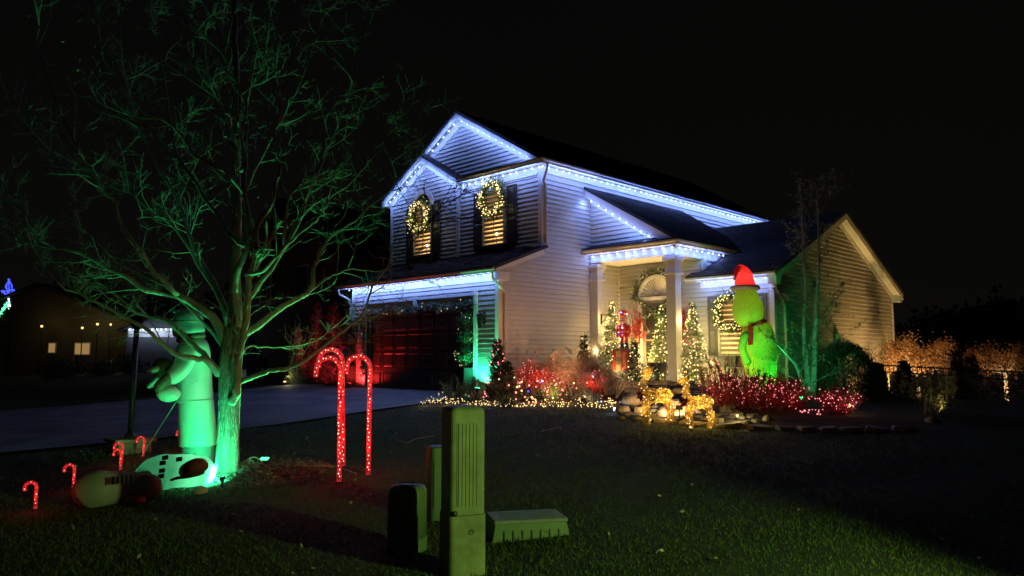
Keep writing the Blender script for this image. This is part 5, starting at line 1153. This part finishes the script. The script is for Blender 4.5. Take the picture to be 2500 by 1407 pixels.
# hand-hole box
gp = gpx(1285, 1300); t = thing('utility_vault', gp, 'low green underground utility box with a grey textured lid', 'utility box'); u = np.array([.84, -.54, 0]) ; u /= np.linalg.norm(u); v = np.array([-u[1], u[0], 0]); z1 = .105
q = lambda a, b, z: gp + u * a + v * b + Z * z
P8 = [q(a * s, b * s2, z) for z, s, s2 in ((-.05, 1.12, 1.15), (z1, 1, 1)) for a, b in ((-.28, -.17), (.28, -.17), (.28, .17), (-.28, .17))]
part('box_body', MB().add(P8, [(0, 3, 2, 1), (4, 5, 6, 7), (0, 1, 5, 4), (1, 2, 6, 5), (2, 3, 7, 6), (3, 0, 4, 7)]), pl2, t)
lid = part('lid', MB().prism([q(-.29, -.18, z1 + .002), q(.29, -.18, z1 + .002), q(.29, .18, z1 + .002), q(-.29, .18, z1 + .002)], Z * .028), mat('lid_grey', (.32, .34, .32), .7, .2, 8, .4, 90), t, bevel=.006)
tr = MB()
for i in range(26):
    for j in range(12): a, b = -.20 + i * .0165, -.13 + j * .0225; tr.prism([q(a, b, z1 + .03), q(a + .009, b, z1 + .03), q(a + .009, b + .012, z1 + .03), q(a, b + .012, z1 + .03)], Z * .004)
part('lid_tread', tr, pl2, lid, kind='stuff'); part('lid_slot', MB().prism([q(.2, .10, z1 + .0305), q(.25, .10, z1 + .0305), q(.25, .12, z1 + .0305), q(.2, .12, z1 + .0305)], Z * .002), M['dark'], lid)
for i in range(7): a = -.22 + i * .072; part('side_slot', MB().prism([q(a, -.184, z1 - .045), q(a + .008, -.184, z1 - .045), q(a + .01, -.202, -.03), q(a - .002, -.202, -.03)], -v * .004), M['dark'], t)
# ------------------------------------------------------------------ the big bare maple
TD = 8.86
MT = thing('bare_maple', gpx(553, 1165), 'large leafless shade tree lit green from below, left of the driveway', 'tree')
def cat(P_, k=4):
    Q = []
    for i in range(len(P_) - 1):
        p0, p1, p2, p3 = P_[max(i - 1, 0)], P_[i], P_[i + 1], P_[min(i + 2, len(P_) - 1)]
        for j in range(k):
            t = j / k; Q.append(.5 * ((2 * p1) + (p2 - p0) * t + (2 * p0 - 5 * p1 + 4 * p2 - p3) * t ** 2 + (3 * p1 - p0 - 3 * p2 + p3) * t ** 3))
    Q.append(P_[-1]); return Q
def T3(pts, d0, d1):
    n = len(pts); return [at(a, b, TD + lerp(d0, d1, (i / (n - 1)) ** .8)) for i, (a, b) in enumerate(pts)]
tr_ = T3([(553, 1175), (555, 1135), (557, 1060), (560, 980), (562, 900), (566, 850), (570, 800)], 0, 0)
# trunk with bark ridges
P_ = cat(tr_, 6); Rr = np.interp(np.linspace(0, 1, len(P_)), [0, .05, .15, .45, .75, 1], [.19, .15, .130, .118, .128, .105]); nr = 40; mb = MB(); vs = []
for i, p in enumerate(P_):
    for k in range(nr):
        a = 2 * math.pi * k / nr; fl = 1 + (.16 * math.sin(a * 5 + 1) * max(0, 1 - i / 7)); rg_ = .006 * math.sin(a * 17 + 1.2 * math.sin(i * .6) + .5 * i * .3) + random.uniform(-.0035, .0035)
        vs.append(p + np.array([math.cos(a), math.sin(a), 0]) * (Rr[i] * fl + rg_))
mb.add(vs, [(i * nr + k, i * nr + (k + 1) % nr, (i + 1) * nr + (k + 1) % nr, (i + 1) * nr + k) for i in range(len(P_) - 1) for k in range(nr)])
bk_ = mat('trunk_bark', (.30, .28, .24), .9, .55, 11, 0, stretch=(1, 1, .2)); n_ = bk_.node_tree; bs_ = n_.nodes['Principled BSDF']
mp_ = [x for x in n_.nodes if x.type == 'MAPPING'][0]; vz = n_.nodes.new('ShaderNodeTexVoronoi'); vz.feature = 'DISTANCE_TO_EDGE'; vz.inputs['Scale'].default_value = 46; n_.links.new(mp_.outputs[0], vz.inputs['Vector'])
r2 = n_.nodes.new('ShaderNodeMapRange'); r2.inputs[1].default_value = 0; r2.inputs[2].default_value = .28; n_.links.new(vz.outputs['Distance'], r2.inputs[0]); bp_ = n_.nodes.new('ShaderNodeBump'); bp_.inputs['Strength'].default_value = 1; bp_.inputs['Distance'].default_value = .011; n_.links.new(r2.outputs[0], bp_.inputs['Height']); n_.links.new(bp_.outputs[0], bs_.inputs['Normal'])
part('trunk', mb, bk_, MT, smooth=True)
LIMBS = [  # points, start radius, end radius, depth start, depth end
 ([(533, 915), (509, 885), (485, 876), (439, 871), (393, 839), (360, 807), (296, 770), (240, 740), (185, 715), (150, 700), (110, 655)], .050, .008, -.05, -1.3),
 ([(530, 905), (495, 862), (462, 833), (416, 789), (370, 775), (323, 756), (296, 733), (259, 705), (185, 678), (102, 650), (40, 600)], .050, .007, -.1, .9),
 ([(552, 838), (530, 790), (507, 765), (463, 738), (427, 720), (358, 708), (322, 684), (269, 658), (209, 625), (179, 613), (104, 601), (45, 583), (15, 547)], .075, .007, 0, -.5),
 ([(435, 722), (418, 708), (364, 649), (343, 610), (298, 559), (280, 499), (254, 470), (233, 431), (206, 394), (191, 358), (155, 287), (143, 257), (96, 131), (95, 60)], .040, .008, -.2, -1.6),
 ([(572, 810), (574, 740), (576, 640), (577, 540), (578, 430), (577, 300), (576, 180), (574, 60), (572, -40)], .105, .03, .1, .6),
 ([(566, 982), (575, 965), (583, 930), (581, 891), (584, 858), (594, 825), (600, 793), (603, 760), (606, 700), (607, 678)], .062, .040, -.14, -.25),
 ([(607, 678), (600, 668), (625, 669), (649, 655), (673, 631), (700, 598), (738, 565), (762, 547), (786, 520), (813, 478), (858, 446), (894, 404), (940, 350)], .038, .006, -.2, -.9),
 ([(698, 600), (694, 571), (700, 508), (706, 484), (720, 465), (738, 440), (742, 400), (760, 340)], .026, .006, -.5, -.9),
 ([(570, 715), (577, 667), (589, 640), (601, 613), (610, 574), (604, 523), (598, 470), (597, 400), (590, 330), (583, 298), (586, 250), (574, 190), (540, 130), (500, 90)], .055, .007, -.1, -.6),
 ([(608, 590), (643, 529), (664, 496), (673, 449), (685, 413), (676, 380), (670, 328), (679, 290), (690, 240), (700, 190), (715, 120)], .036, .006, -.3, -.6),
 ([(590, 420), (600, 380), (601, 337), (601, 254), (610, 215), (625, 188), (643, 152), (649, 113), (655, 40)], .030, .006, -.1, .2),
 ([(595, 812), (631, 795), (679, 756), (724, 729), (762, 705), (766, 660), (777, 625), (798, 586), (828, 565), (864, 541), (900, 505), (945, 470), (990, 400)], .060, .006, -.05, .8),
 ([(762, 705), (790, 685), (813, 673), (858, 658), (900, 662), (950, 660), (1000, 650)], .026, .004, .3, .9),
 ([(578, 935), (600, 927), (636, 914), (669, 903), (708, 897), (757, 871), (809, 832), (858, 793), (888, 763), (905, 714), (916, 691), (950, 650), (1000, 600), (1050, 540)], .042, .006, -.1, -.9),
 ([(590, 865), (610, 846), (640, 846), (680, 848), (740, 843), (780, 825), (815, 800), (850, 790)], .015, .004, -.1, .3),
 ([(598, 600), (560, 571), (535, 529), (509, 499), (482, 452), (458, 419), (440, 392), (427, 367), (412, 269), (391, 149), (376, 60)], .038, .010, 0, .8),
 ([(601, 480), (558, 428), (520, 405), (478, 376), (418, 307), (388, 290), (352, 272), (310, 233), (284, 185), (254, 149), (240, 100)], .024, .005, .1, -.9),
 ([(575, 810), (600, 740), (660, 660), (720, 560), (760, 460), (800, 360), (850, 240), (880, 120), (900, 20)], .05, .008, .3, 1.4),
 ([(570, 790), (520, 690), (470, 600), (440, 500), (380, 400), (330, 280), (300, 160), (290, 40)], .05, .008, .3, 1.5),
 ([(577, 500), (620, 420), (680, 300), (740, 180), (780, 60)], .04, .008, .4, 1.3), ([(576, 380), (540, 260), (500, 150), (470, 30)], .035, .008, .4, 1.2),
 ([(562, 880), (560, 830), (540, 740), (480, 640), (430, 560), (350, 500), (280, 440), (180, 400), (90, 330), (20, 250)], .035, .006, .2, 1.0),
 ([(561, 890), (535, 835), (480, 770), (400, 700), (300, 650), (200, 560), (100, 490), (20, 490)], .03, .005, .2, 1.1),
]
tw = MB()
def twig(p, d, L, r, lev):
    n = 4 if lev < 2 else 3; pts = [p]; dd = d / np.linalg.norm(d); w = rv(.28)
    for i in range(n):
        dd = dd + w * .25 + rv(.17) + np.array([0, 0, .07]); dd /= np.linalg.norm(dd); pts.append(pts[-1] + dd * L / n)
    tw.tube(pts, list(np.linspace(r, max(.0012, r * .3), n + 1)), 4 if lev == 0 else 3, cap=False)
    if lev < 2:
        for i in range([5, 3][lev]):
            k = random.randint(0 if lev else 1, n - 1); q = lerp(pts[k], pts[k + 1], random.random()); s = rv(); s -= dd * s.dot(dd); s /= np.linalg.norm(s)
            twig(q, dd * .75 + s, L * random.uniform(.3, .55), max(.0020, r * .5), lev + 1)
for pts, r0, r1, d0, d1 in LIMBS:
    P_ = cat(T3(pts, d0, d1), 3); n = len(P_); P_ = [p + rv(.006) for p in P_]; part('limb', MB().tube(P_, [.84 * lerp(r0, r1, (i / (n - 1)) ** .75) for i in range(n)], 9), M['bark'], MT, smooth=True)
    L = sum(np.linalg.norm(P_[i + 1] - P_[i]) for i in range(n - 1)); cnt = int(L / .245)
    for i in range(cnt):
        x = (n - 1.01) * random.uniform(.20, 1) ** .8; k = int(x); p = lerp(P_[k], P_[k + 1], x - k); ax = P_[k + 1] - P_[k]; ax /= np.linalg.norm(ax)
        s = rv(); s -= ax * s.dot(ax); s /= np.linalg.norm(s)
        twig(p, ax * .8 + s + [0, 0, .12], random.uniform(.35, .95) * (1 - .25 * x / n), random.uniform(.005, .009), 0)
    for _ in range(3): twig(P_[-1], P_[-1] - P_[-2], random.uniform(.4, .8), r1, 0)
part('twigs', tw, M['twig'], MT, kind='stuff')
lv = MB()
for _ in range(26): lv.leaf(at(random.uniform(20, 950), random.uniform(40, 700), TD + random.uniform(-1, 1)), rv(), .03, .045)
for _ in range(14): lv.leaf(at(random.gauss(250, 40), random.gauss(140, 30), TD - .8), rv(), .03, .045)
part('last_leaves', lv, M['brown_leaf'], MT, kind='stuff')
# mulch ring with debris under the tree
mb = MB(); c = gpx(600, 1160); vs = [c + [0, 0, .07]]
for i in range(28): a = 2 * math.pi * i / 28; p = c + np.array([1.05 * math.cos(a), .95 * math.sin(a), 0]) * (1 + .08 * math.sin(3 * a)); vs.append([p[0], p[1], gz(p[0], p[1]) + .012])
mb.add(vs, [(0, i + 1, (i + 1) % 28 + 1) for i in range(28)]); setp(part('mulch_ring', mb, M['mulch']), kind='structure')
db = MB()
for i in range(2600):
    a = random.uniform(0, 6.28); k = random.random() ** .5; p = c + np.array([1.0 * k * math.cos(a), .92 * k * math.sin(a), 0]); p[2] = gz(p[0], p[1]) + .07 * (1 - k) + .012
    db.leaf(p, [random.gauss(0, 1), random.gauss(0, 1), abs(random.gauss(0, .35))], .014, random.uniform(.03, .09))
solo('mulch_chips', db, M['twig'], c, 'bark chips and dry leaves under the bare tree', 'mulch', kind='stuff')
# cords by the tree flood
cb = thing('extension_cord', gpx(620, 1135), 'tangled pale extension cord by the green floodlight right of the trunk', 'cord'); q = [at(a, b, 9.4) for a, b in ((588, 1135), (605, 1122), (620, 1116), (636, 1124), (642, 1136), (630, 1140), (612, 1124), (600, 1133), (640, 1132), (660, 1140))]
part('cable', MB().tube(cat(q), .009, 6), M['white_wire'], cb, smooth=True)
for lb, pts_ in (('thin cord crossing the lawn toward the tall candy canes', [(660, 1140), (700, 1145), (760, 1148), (820, 1150), (870, 1168)]), ('thin loose cord on the lawn behind the pedestal', [(960, 1075), (990, 1090), (1015, 1080), (1045, 1075), (1060, 1072)]), ('curl of pale cord on the middle lawn', [(1320, 1062), (1345, 1056), (1365, 1052), (1370, 1056)])):
    solo('cord', MB().tube(cat([gpx(a, b, .05) for a, b in pts_]), .005, 5), M['white_wire'], gpx(*pts_[0]), lb, 'cord')

# ------------------------------------------------------------------ floodlights
floodlight(at(523, 1166, 8.72), at(492, 920, 9.4), (.02, 1, .27), 210, 'floodlight with cyan green glow left of the tree trunk base', cone=140, face=6, group=None)
floodlight(gpx(540, 1196, .12), at(450, 1110, 8.6), (.04, 1, .33), 150, 'added green floodlight on the grass in front of the collapsed inflatable', cone=120, face=6, sz=.5)  # second flood, added to light the figure and the collapsed inflatable
floodlight(gpx(645, 1141, .10), at(590, 600, 8.7), (.05, 1, .25), 470, 'green floodlight on the mulch right of the tree trunk', cone=84, face=6)
lamp(gpx(505, 1190, .25), (.1, 1, .5), 1.2, .04, None) if False else None
floodlight(np.array([12.06, 13.22, GF + .16]), (12.5, 13.30, 2.1), (.03, 1, .40), 280, 'cyan green floodlight at the garage corner behind the low shrubs', cone=110, face=10)
floodlight(np.array([11.93, 18.5, GF + .14]), (12.42, 18.45, 1.6), (1, .03, .03), 115, 'red floodlight at the left side of the garage door', cone=150, face=4)
floodlight(P3(1345, 15.9) + [0, 0, .15], (14.4, 12.81, 2.3), (1, .46, .22), 150, 'warm spotlight inside the yellow green shrub, aimed at the side wall', cone=120, bl=.9, rad=.02)
floodlight(P3(1950, 13.2) + [0, 0, .12], at(1975, 850, 14.9), (.05, 1, .32), 80, 'green floodlight at the foot of the birch', cone=60)
floodlight(P3(1905, 14.5) + [0, 0, .1], (17.5, 8.15, 1.9), (.03, 1, .24), 150, 'green floodlight aimed at the corner downspout of the wing', cone=32)
floodlight(np.array([16.3, 11.62, .92]) , (16.9, 11.5, 3.9), (1, .62, .16), 430, 'amber spotlight under the porch beside the left column', cone=140, bl=.9)
floodlight(P3(1745, 15.2) + [0, 0, .14], (17.0, 9.5, 2.0), (1, .62, .15), 110, 'yellow spotlight behind the right shrubs aimed at the wreath window', cone=120, bl=.9)
floodlight(np.array([22.0, 6.7, gz(22.0, 6.7) + .12]), (22.4, 8.2, 2.6), (1, .56, .17), 420, 'warm spotlight behind the fence, aimed at the wing gable wall', cone=125, bl=.9)
floodlight(np.array([24.7, 6.6, gz(24.7, 6.6) + .12]), (23.6, 8.1, 4.4), (1, .56, .17), 300, 'warm spotlight near the far corner of the wing', cone=90, bl=.9)
floodlight(P3(800, 23.0) + [0, 0, .1], at(800, 830, 25.3), (1, .03, .05), 320, 'red floodlight aimed at the tall evergreens left of the garage', cone=70)
# neighbour's green floodlight on a stake, just right of where the photographer stands
floodlight(np.array([3.92, -.88, 1.6]), (4.15, 3.3, -.15), (.62, 1, .22), 340, 'green floodlight on a stake at the right front of the lawn', cone=66, bl=.55, rad=.03)

floodlight(P3(1655, 12.3) + [0, 0, .22], at(1600, 960, 14.6), (1, .62, .28), 110, 'small added warm spotlight low between the two reindeer', cone=120, bl=.9)  # added lamp that brightens the rocks behind the reindeer
floodlight(P3(1425, 14.5) + [0, 0, .12], at(1450, 900, 16.2), (1, .56, .34), 34, 'small added warm spotlight in front of the dry grasses', cone=110, bl=.9)  # added fill from the front, lifts the dry grass tone
floodlight(P3(1772, 14.4) + [0, 0, .15], at(1828, 730, 16), (1, .70, .40), 60, 'warm spotlight aimed at the inflatable hat', cone=50, bl=.7)

# path and globe lights
def globe(p, r, key, e, col, label):
    t = thing('globe_light', p, label, 'globe light'); part('globe', MB().ball(p, r, 10, 8), G_[key], t, smooth=True); part('stake', MB().tube([[p[0], p[1], gz(p[0], p[1])], p - np.array([0, 0, r])], .008, 5), M['dark'], t); lamp(p + np.array([-.05, -.05, r + .03]), col, e, .03, t)
globe(at(1465, 988, 14.5), .035, 'cool', .8, (.6, .75, 1), 'blue white globe light at the end of the ground lights')
globe(at(1501, 999, 13.6), .03, 'cool', .8, (.6, .75, 1), 'blue white globe light beside the cream rock'); globe(at(2075, 991, 11.9), .03, 'warm', .8, (1, .9, .7), 'white globe light over the right most red shrub')
globe(at(1448, 920, 15.4), .022, 'cool', .4, (.6, .75, 1), 'small blue white light high in the dry grass'); globe(at(1800, 1016, 11.75), .02, 'warm', 4.5, (1, .8, .3), 'tiny yellow light on the bright rocks')
p = P3(697, 24); t = thing('path_light', p, 'small white path light by the far edge of the driveway', 'path light'); part('post', MB().tube([p, p + [0, 0, .14]], .012, 6), M['dark'], t); part('lens', MB().ball(p + [0, 0, .15], .05, 8, 5, (1, 1, .5)), G_['warm'], t); lamp(p + [.1, .0, .3], (1, .9, .5), 3, .05, t)

# ------------------------------------------------------------------ beyond the driveway
for px, D, top, r, lb in ((772, 25.5, 742, .45, 'red lit tall evergreen, left of the pair past the garage'), (812, 25.0, 738, .48, 'red lit tall evergreen, right of the pair past the garage'), (838, 24.5, 775, .4, 'dark red evergreen closest to the garage wall')):
    b = P3(px, D); arborvitae(b, at(px, top, D)[2] - b[2], r, lb, n=4800, group='tall evergreens past the garage', mt='shrub')
b = P3(725, 24.3); arborvitae(b, at(725, 800, 24.3)[2] - b[2], .32, 'slim pale evergreen lit yellow green at its base', n=2600, mt='green_leaf')
# suv
def suv(c, yaw, label):
    t = thing('parked_suv', c, label, 'car', rz=0); ca, sa = math.cos(yaw), math.sin(yaw); q = lambda a, b, z: np.array([c[0] + a * ca - b * sa, c[1] + a * sa + b * ca, c[2] + z])
    prof = [(-2.3, .35), (-2.35, .8), (-2.25, 1.0), (-2.05, 1.55), (-1.85, 1.72), (.35, 1.75), (.75, 1.65), (1.3, 1.12), (2.2, .95), (2.35, .7), (2.3, .35)]
    paint = mat('dark_paint', (.012, .013, .018), .18, .05); mb = MB(); W_ = .92; n = len(prof); rows = []
    for b_, ins in ((-W_, 0), (W_, 0)): rows.append([q(a, b_ * (1 if z < 1.05 else .84), z) for a, z in prof])
    mb.add(rows[0] + rows[1], [tuple(range(n))[::-1], tuple(range(n, 2 * n))] + [(i, (i + 1) % n, n + (i + 1) % n, n + i) for i in range(n)]); body = part('body', mb, paint, t, bevel=.04)
    for s in (-1, 1):
        for win in (((-1.9, 1.12), (-1.75, 1.58), (-.9, 1.62), (-.9, 1.12)), ((-.8, 1.12), (-.8, 1.62), (.1, 1.62), (.1, 1.12)), ((.2, 1.12), (.2, 1.62), (.6, 1.55), (1.05, 1.12))):
            part('window', MB().prism([q(a, s * W_ * .845, z) for a, z in win], q(0, s * .012, 0) - q(0, 0, 0)), M['glass'], t)
        part('mirror', MB().ball(q(.95, s * 1.0, 1.15), .12, 8, 6, (.7, 1, .8)), paint, t); part('tail_lamp', MB().box(*sorted_box(q(-2.30, s * .62, .95), q(-2.2, s * .86, 1.3))), M['red_twig'], t); part('headlight', MB().box(*sorted_box(q(2.2, s * .55, .72), q(2.34, s * .85, .88))), M['glass'], t)
        for a in (-1.4, 1.4):
            w = part('wheel', MB().tube([q(a, s * .72, .36), q(a, s * .94, .36)], .36, 20), M['dark'], t); part('rim', MB().tube([q(a, s * .93, .36), q(a, s * .955, .36)], .23, 10), M['gutter'], w)
    part('rear_window', MB().prism([q(-2.24, -.7, 1.12), q(-2.24, .7, 1.12), q(-2.10, .66, 1.52), q(-2.10, -.66, 1.52)], q(-.012, 0, 0) - q(0, 0, 0)), M['glass'], t)
    part('windscreen', MB().prism([q(1.27, -.72, 1.16), q(1.27, .72, 1.16), q(.80, .66, 1.62), q(.80, -.66, 1.62)], q(.012, 0, .012) - q(0, 0, 0)), M['glass'], t)
def sorted_box(a, b): return tuple(np.minimum(a, b)), tuple(np.maximum(a, b))
suv(P3(550, 25) + [0, 0, .03], R(52), 'dark suv parked on the driveway, behind the bare tree trunk')
# neighbouring houses
def simple_house(c, w, d, h, rh, yaw, wallm, label, wins=(), gable=True):
    c = np.array(c, float); t = thing('neighbour_house', c, label, 'house'); ca, sa = math.cos(yaw), math.sin(yaw); q = lambda a, b, z: np.array([c[0] + a * ca - b * sa, c[1] + a * sa + b * ca, c[2] + z])
    part('wall', MB().prism([q(-w / 2, -d / 2, -.5), q(w / 2, -d / 2, -.5), q(w / 2, -d / 2, h), q(0, -d / 2, h + rh * .96), q(-w / 2, -d / 2, h)], q(0, d, 0) - q(0, 0, 0)), wallm, t)
    for s in (-1, 1): part('roof', MB().prism([q(0, -d / 2 - .3, h + rh), q(s * (w / 2 + .35), -d / 2 - .3, h - .2), q(s * (w / 2 + .35), d / 2 + .3, h - .2), q(0, d / 2 + .3, h + rh)], (0, 0, .12)), M['roofdeck'], t)
    for (a, z, ww, hh, key) in wins:
        f = part('window', MB().prism([q(a - ww / 2 - .06, -d / 2 - .05, z - .06), q(a + ww / 2 + .06, -d / 2 - .05, z - .06), q(a + ww / 2 + .06, -d / 2 - .05, z + hh + .06), q(a - ww / 2 - .06, -d / 2 - .05, z + hh + .06)], q(0, .05, 0) - q(0, 0, 0)), M['trim'], t)
        part('pane', MB().prism([q(a - ww / 2, -d / 2 - .06, z), q(a + ww / 2, -d / 2 - .06, z), q(a + ww / 2, -d / 2 - .06, z + hh), q(a - ww / 2, -d / 2 - .06, z + hh)], q(0, .008, 0) - q(0, 0, 0)), key, f)
    return t, q
olive = mat('olive_siding', (.10, .085, .04), .7, .15, 3)
th, q = simple_house((20.6, 30.5, .6), 8, 9, 5.2, 2.6, R(-90), olive, 'dim olive house beyond the garage, seen past the upper wall', [(1.8, 3.4, .9, 1.3, M['glass']), (-1.5, 3.4, .9, 1.3, M['glass'])])
lit_w = glow('lit_pane_warm', (1, .60, .22), .28); lit_c = glow('lit_panel_cool', (.62, .75, 1), 1.1)
p = at(190, 845, 46); th, q = simple_house((p[0], p[1], .4), 11, 8, 2.9, 2.2, R(-45), olive, 'single storey house across the street with warm lit porch', [(-3.9, 1.3, .3, .5, lit_w), (2.6, 1.2, .8, .6, lit_w), (.9, 1.3, .35, .5, lit_w)])
for px, py in ((102, 797), (201, 801), (270, 793), (238, 792)):
    a = at(px, py, 41.0 if px < 260 else 41.2); t = thing('porch_lamp', a, {102: 'leftmost warm porch lamp of the house across the street', 201: 'warm lamp on a post in front of the far lit windows', 238: 'warm porch lamp between the post lamp and the far right one', 270: 'warm porch lamp at the right end of the far house'}[px], 'lamp', 'warm porch lamps across the street')
    part('lamp_globe', MB().ball(a, .065, 8, 6), G_['warm'], t); part('lamp_post', MB().tube([[a[0], a[1], gz(a[0], a[1])], a - np.array([0, 0, .12])], .03, 6), M['dark'], t); lamp(a + np.array([-.15, -.15, .1]), (1, .7, .3), 5, .1, t)
p = at(436, 815, 42); th, q = simple_house((p[0] + .6, p[1] + .6, .4), 3.6, 6, 2.6, .6, R(-45), mat('white_siding', (.12, .12, .13), .7, .1, 3), 'white house across the street with bright blue white eave lights')
es = MB()
for i in range(14): es.ball(q(-1.6 + i * .24, -3.12, 2.5), .04, 5, 4)
part('eave_lights', es, G_['cool'], th, kind='stuff'); part('frieze_board', MB().prism([q(-1.7, -3.04, 2.1), q(1.7, -3.04, 2.1), q(1.7, -3.04, 2.58), q(-1.7, -3.04, 2.58)], q(0, .03, 0) - q(0, 0, 0)), M['trim'], th)
for k in range(5): lamp(q(-1.4 + k * .7, -3.4, 2.3), (.6, .72, 1), 6, .1, th)
for px, D, h, r_, lb in ((130, 37, .9, .9, 'dark shrub before the far lit house, left'), (170, 37, 1.2, 1.0, 'dark shrub before the far lit house, middle'), (245, 37, .8, 1.0, 'dark shrub below the right porch lamps'), (330, 37, 1.1, 1.2, 'dark shrub between the two far houses')):
    shrub(P3(px, D), r_, h, 700, 'shrub', lb, leafsz=.14, twigs=20)
# star topped light pole
pb = P3(22, 42); zt = at(22, 712, 42)[2]; t = thing('star_pole', pb, 'light pole topped by a spiky blue star with green strands below', 'light display'); part('pole', MB().tube([pb, [pb[0], pb[1], zt]], .05, 6), M['dark'], t)
B = []
for (a, b_) in (((22, 682), (14, 705)), ((22, 682), (30, 705)), ((5, 712), (34, 708)), ((5, 712), (18, 722)), ((34, 708), (22, 722)), ((14, 700), (22, 725)), ((22, 690), (22, 720))):
    for k in range(22): B.append(at(lerp(a[0], b_[0], k / 22), lerp(a[1], b_[1], k / 22), 42) + rv(.02))
bulbs_mesh(B, G_['blue'], 'star_lights', t, .035); B = [at(lerp(22, -12, k / 60) + random.gauss(0, 2.2), lerp(735, 785, k / 60) + random.gauss(0, 1.5), 42) for k in range(60)]; bulbs_mesh(B, G_['green'], 'green_strand', t, .04)
bulbs_mesh([at(random.gauss(22, 1.5), random.uniform(728, 760), 42) for _ in range(22)], G_['cool'], 'white_strand', t, .03)
# dark trees far off
def far_tree(px, D, top, r, label):
    b = P3(px, D); h = at(px, top, D)[2] - b[2]; t = thing('dark_tree', b, label, 'tree', 'dark trees in the distance'); part('trunk', MB().tube([b, b + [0, 0, h * .6]], [.2, .08], 6), M['bark'], t); mb = MB()
    cs_ = [b + np.array([random.gauss(0, r * .38), random.gauss(0, r * .38), h * random.uniform(.25, .95)]) for _ in range(16)]
    for i in range(2600): mb.leaf(random.choice(cs_) + rv(r * .13), rv(), .35, .45)
    part('crown', mb, M['shrub'], t, kind='stuff')
for px, D, top, r, lb in ((60, 55, 760, 4, 'dark tree behind the far lit house, left'), (320, 52, 720, 4, 'dark tree behind the far white house'), (640, 48, 700, 4, 'dark tree beyond the driveway end'), (730, 42, 640, 3, 'tall dark tree left of the red evergreens'), (2360, 55, 790, 4.5, 'dark tree right of the wing, beyond the fence'), (2480, 50, 750, 4.5, 'dark tree at the far right edge'), (2290, 60, 815, 4, 'low dark tree behind the brown leaves')): far_tree(px, D, top, r, lb)

# ------------------------------------------------------------------ lawn grass and fallen leaves
rs = np.random.RandomState(3)
def in_lawn(x, y):
    if y > 13.1 and x > -3.2: return y > 22.4
    return x < np.interp(y, [b[0] for b in BE], [b[1] for b in BE]) + .05
N0 = 190000; Dd = 2.6 * (22.0 / 2.6) ** (rs.rand(N0) ** .8); Ll = (rs.rand(N0) - .5) * 2 * .80 * Dd; X_ = (Dd + Ll) / math.sqrt(2); Y_ = (Dd - Ll) / math.sqrt(2)
gxs = np.arange(-6, 40, .25); gys = np.arange(-20, 40, .25); GG = np.array([[bumpy(a, b) for b in gys] for a in gxs])
edge = np.interp(Y_, [b[0] for b in BE], [b[1] for b in BE]); keep = ((X_ < edge + .04) & (Y_ < 13.12)) | (Y_ > 22.3); keep &= (X_ > -3) & ((X_ < 18))
cx, cy = gpx(600, 1160)[:2]; keep &= ((X_ - cx) ** 2 + (Y_ - cy) ** 2 > .85) | (rs.rand(N0) < .05)
X_, Y_, Dd = X_[keep], Y_[keep], Dd[keep]; n = len(X_); fi = (X_ + 6) / .25; fj = (Y_ + 20) / .25; i0 = np.clip(fi.astype(int), 0, len(gxs) - 2); j0 = np.clip(fj.astype(int), 0, len(gys) - 2); a = fi - i0; b = fj - j0
Zg = (GG[i0, j0] * (1 - a) * (1 - b) + GG[i0 + 1, j0] * a * (1 - b) + GG[i0, j0 + 1] * (1 - a) * b + GG[i0 + 1, j0 + 1] * a * b) - .004
pt = .5 + .5 * np.sin(X_ * 1.9 + np.sin(Y_ * 2.3)) * np.sin(Y_ * 1.6 + 1); hh = rs.uniform(.014, .034, n) * (.7 + .6 * pt) * (1 + (rs.rand(n) < .03) * 1.2); ww = .0022 * (1 + Dd / 4.0); th_ = rs.rand(n) * 6.283; ln_ = rs.normal(0, .55, (n, 2)) * hh[:, None]
V = np.zeros((n, 3, 3)); V[:, 0] = np.stack([X_ - np.cos(th_) * ww, Y_ - np.sin(th_) * ww, Zg], 1); V[:, 1] = np.stack([X_ + np.cos(th_) * ww, Y_ + np.sin(th_) * ww, Zg], 1); V[:, 2] = np.stack([X_ + ln_[:, 0], Y_ + ln_[:, 1], Zg + hh], 1)
me = bpy.data.meshes.new('lawn_grass'); me.vertices.add(n * 3); me.vertices.foreach_set('co', V.reshape(-1)); me.loops.add(n * 3); me.loops.foreach_set('vertex_index', np.arange(n * 3)); me.polygons.add(n); me.polygons.foreach_set('loop_start', np.arange(n) * 3); me.update(calc_edges=True); me.materials.append(M['grass'])
o = bpy.data.objects.new('lawn_grass', me); COL.objects.link(o); setp(o, 'short late autumn lawn grass sloping up to the house', 'grass', kind='stuff')
mb = MB()
for i in range(190):
    D = 3.2 + 10 * random.random() ** .9; l = random.uniform(-.68, .68) * D; x, y = (D + l) / math.sqrt(2), (D - l) / math.sqrt(2)
    if not in_lawn(x, y): continue
    mb.leaf([x, y, gz(x, y) + .035], [random.gauss(0, 1), random.gauss(0, 1), .25], .028, random.uniform(.03, .06))
solo('fallen_leaves', mb, M['tan_grass'], (3, 3, .1), 'dry leaves scattered thinly over the lawn', 'leaves', kind='stuff')
print('LAMPS', NL[0])
